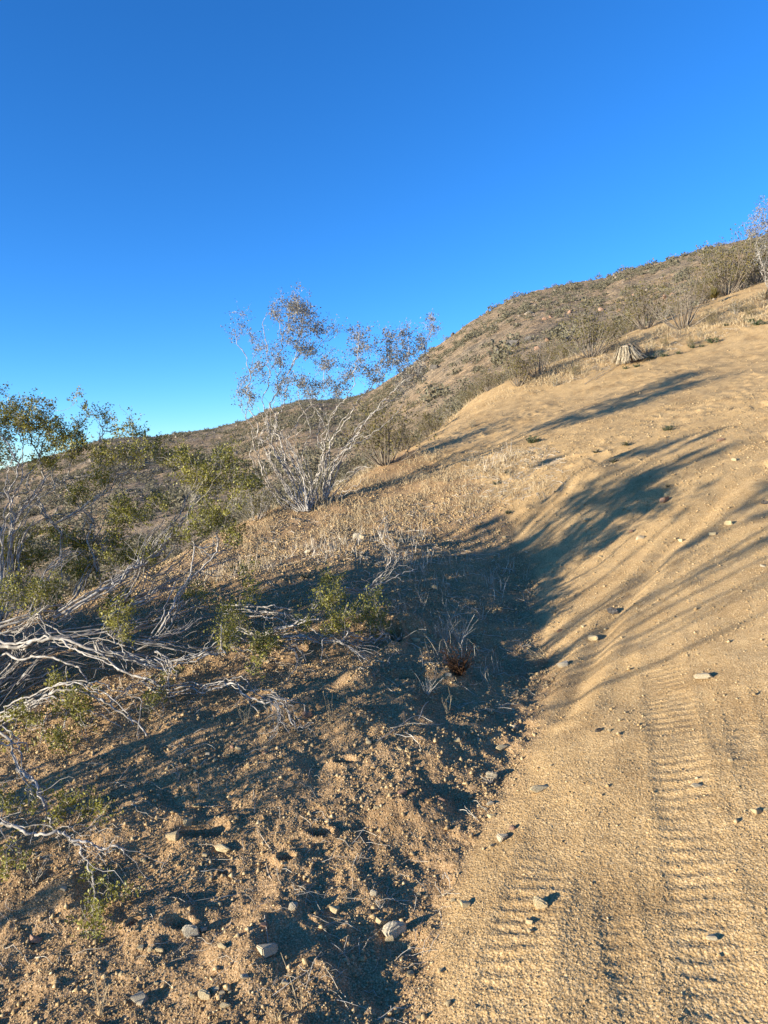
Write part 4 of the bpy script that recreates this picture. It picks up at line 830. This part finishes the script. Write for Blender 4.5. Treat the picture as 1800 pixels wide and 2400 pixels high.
weed(*W7(190,635), 85, 6, .7, M_STRAWP, 'forked pale dry weed between the lower left branches')
weed(*W7(560,1385), 95, 10, .9, M_STRAW, 'branching straw weed at the bottom left')
weed(*W7(992,75), 42, 4, .3, M_STRAWP, 'single pale stalk standing on the left bank')
weed(*W8(255,1330), 132, 4, .33, M_STRAW, 'tall thin forked stalk at the bottom of the shaded bank')
weed(*W8(690,785), 22, 12, 1.2, M_STRAWP, 'little pale dead tuft above the ochre block')
weed(*W8(110,1410), 40, 8, 1.2, M_STRAW, 'low dry weed touching the bottom edge left of the track')
weed(*R(9)(120,560), 30, 9, 1.4, M_STRAWP, 'little white weed over the grey striped stone')
weed(*R(4)(1360,830), 60, 9, .3, M_STRAW, 'upright straw stalks behind the forked branch')
weed(*R(4)(1130,540), 60, 9, .35, M_STRAW, 'dry upright stalks under the white branches')
# rusty dead growth in the shade
p = G(*W5(1130,905)); hR = 78/F*p[1]; C = []; r_ = np.random.default_rng(3); e = tag(empty('rusty_weed', p), 'rust brown dead clump in the middle of the dark shadow', 'dry plant'); tb = TB()
for k in range(60):
    a = r_.uniform(0, 6.28); d = np.array([math.cos(a)*.55, math.sin(a)*.55, r_.uniform(.3, 1.1)]); P = p+d*hR*np.linspace(0, 1, 5)[:, None]*r_.uniform(.5, 1)+np.cumsum(r_.normal(0, .004, (5, 3)), 0); tb.tube(P, [.0016, .0014, .0012, .001, .0008], 4); C.append(P[r_.integers(1, 5, 26)]+r_.normal(0, .009, (26, 3)))
tb.out('stems', M_RUST, e, p); leaves_mesh('dead_leaves', np.concatenate(C), .008, M_RUST, e, p)
# small green weeds on the upper slope
for k, l in {6: [(350,90,55),(870,115,40),(1110,28,40),(215,485,35),(800,195,35),(150,320,35),(1100,1300/4,25),(700,160,30),(210,268,25)], 3: [(1085,925,40),(1160,905,32),(1600,735,50),(1555,725,45),(1350,835,60),(1235,870,32),(1110,1315,35),(1090,1330,30),(1425,750,30),(870,985,30),(930,980,32),(350,1395,60),(1640,740,30),(1010,930,34),(1290,860,26)], 1: [(1700,1290,40)]}.items():
    for (x, y, s_) in l:
        p = G0(*R(k)(x, y)); p[2] = gz(p[0], p[1]); h = s_/2.37/F*p[1]; e = tag(empty('green_weed', p), 'small grey green weed growing on the open upper slope', 'weed', 'small green weeds on the slope'); r_ = np.random.default_rng(int(x+y)); C = []; tb = TB()
        for q in range(16):
            a = r_.uniform(0, 6.28); d = np.array([math.cos(a), math.sin(a), r_.uniform(.2, 1)]); P = p+d*h*.7*np.linspace(0, 1, 4)[:, None]*r_.uniform(.4, 1); tb.tube(P, [.003]*4, 3); C.append(P[r_.integers(1, 4, 12)]+r_.normal(0, h*.09, (12, 3)))
        tb.out('stems', M_BARKD, e, p); leaves_mesh('foliage', np.concatenate(C), h*.16, M_GREEN, e, p, .5)
# ------------------------------------------------------------------ cut yucca stump with its skirt of dead leaves
p = G0(*R(3)(900, 945)); p[2] = gz(p[0], p[1]); u = p[1]/F/2.37; st = tag(empty('yucca_stump', p), 'cut yucca stump with a pale skirt of hanging dead leaves beside the track', 'stump')
tb = TB(); H = 100*u; t = np.linspace(0, 1, 8)[:, None]; P = p+np.array([-8*u, 0, -.03])+np.array([0, 0, H])*t; tb.tube(P, np.linspace(34, 27, 8)*u*(1+.08*RNG.normal(0, 1, 8)), 12); tb.out('trunk', M_BARKD, st, p)
tb = TB(); c = p+np.array([-8*u, 0, H-.035]); tb.tube(np.array([c+np.array([0, 0, q]) for q in (0, .012, .02, .024)]), np.array([30, 31, 20, 2])*u, 11); tb.out('cut_top', M_ROCKR, st, p)
V = []
r_ = np.random.default_rng(4)
for k in range(230):
    a = r_.uniform(0, 6.28); h0 = r_.uniform(.45, 1.0); ro = r_.uniform(.4, 1.7)*70*u*(1-.2*h0)
    P = [c*0+p+np.array([-8*u, 0, 0])+np.array([math.cos(a)*rd, math.sin(a)*rd, zz]) for rd, zz in ((27*u, H*h0), (27*u+ro*.25, H*h0*.95), (27*u+ro*.62, H*h0*.5), (27*u+ro*(1.0), max(.0, H*(h0-.9))+.01*r_.uniform(0, 2)))]
    b = np.array([-math.sin(a), math.cos(a), 0])*r_.uniform(1.0, 4.6)*u; w_ = (1, 1.1, .9, .25)
    V += [q for P_, f_ in zip(P, w_) for q in (P_-b*f_, P_+b*f_)]
V = np.array(V)-p; n = 230; f = (np.array([[0,1,3,2],[2,3,5,4],[4,5,7,6]])[None]+np.arange(n)[:, None, None]*8).reshape(-1, 4)
M_SKIRT = mat('dead_yucca_leaf', b_simple([(.3, (.13, .10, .06)), (.5, (.36, .29, .19)), (.7, (.56, .47, .33))], 30)); link('dead_leaf_skirt', mesh('dead_leaf_skirt', V, f, M_SKIRT), st); st.rotation_euler = (.05, -.2, 0)
# pale dry rosette at the right edge
def rosette(p, r0, n, m, lb, up0=.15):
    e = tag(empty('yucca_plant', p), lb, 'yucca'); r_ = np.random.default_rng(int(abs(p[0])*100)); V = []
    for k in range(n):
        a = r_.uniform(0, 6.28); el = r_.uniform(up0, 1.4); L = r0*r_.uniform(.7, 1.1); d = np.array([math.cos(a)*math.cos(el), math.sin(a)*math.cos(el), math.sin(el)]); b = np.array([-math.sin(a), math.cos(a), 0])*r0*.045
        for tq, ww in ((.03, .8), (.4, 1), (.75, .7), (1, .05)): q = d*L*tq+np.array([0, 0, -.12*L*tq*tq]); V += [q-b*ww, q+b*ww]
    f = (np.array([[0,1,3,2],[2,3,5,4],[4,5,7,6]])[None]+np.arange(n)[:, None, None]*8).reshape(-1, 4); link('leaves', mesh('leaves', np.array(V), f, m), e)
    bm_ = hull(3, 14, .8); me = bpy.data.meshes.new('crown_base'); bm_.to_mesh(me); bm_.free(); me.materials.append(M_BARKD); o = link('crown_base', me, e); o.scale = (r0*.3,)*3; return e
p = G0(1792, 706); p[2] = gz(p[0], p[1]); rosette(p, 32/F*p[1], 70, M_SKIRT, 'pale dry yucca rosette at the right edge below the ridge')
p = G0(1675, 742); p = p*(1+1.2/p[1]); p[2] = gz(p[0], p[1])+.1; rosette(p, 30/F*p[1], 80, M_SCRUB, 'yellow green spiky yucca among the crest bushes near the right edge')
p = hill_pix(1000, 985); rosette(p, 26/F*p[1], 60, M_SCRUB, 'spiky yellow green yucca beyond the near end of the track')
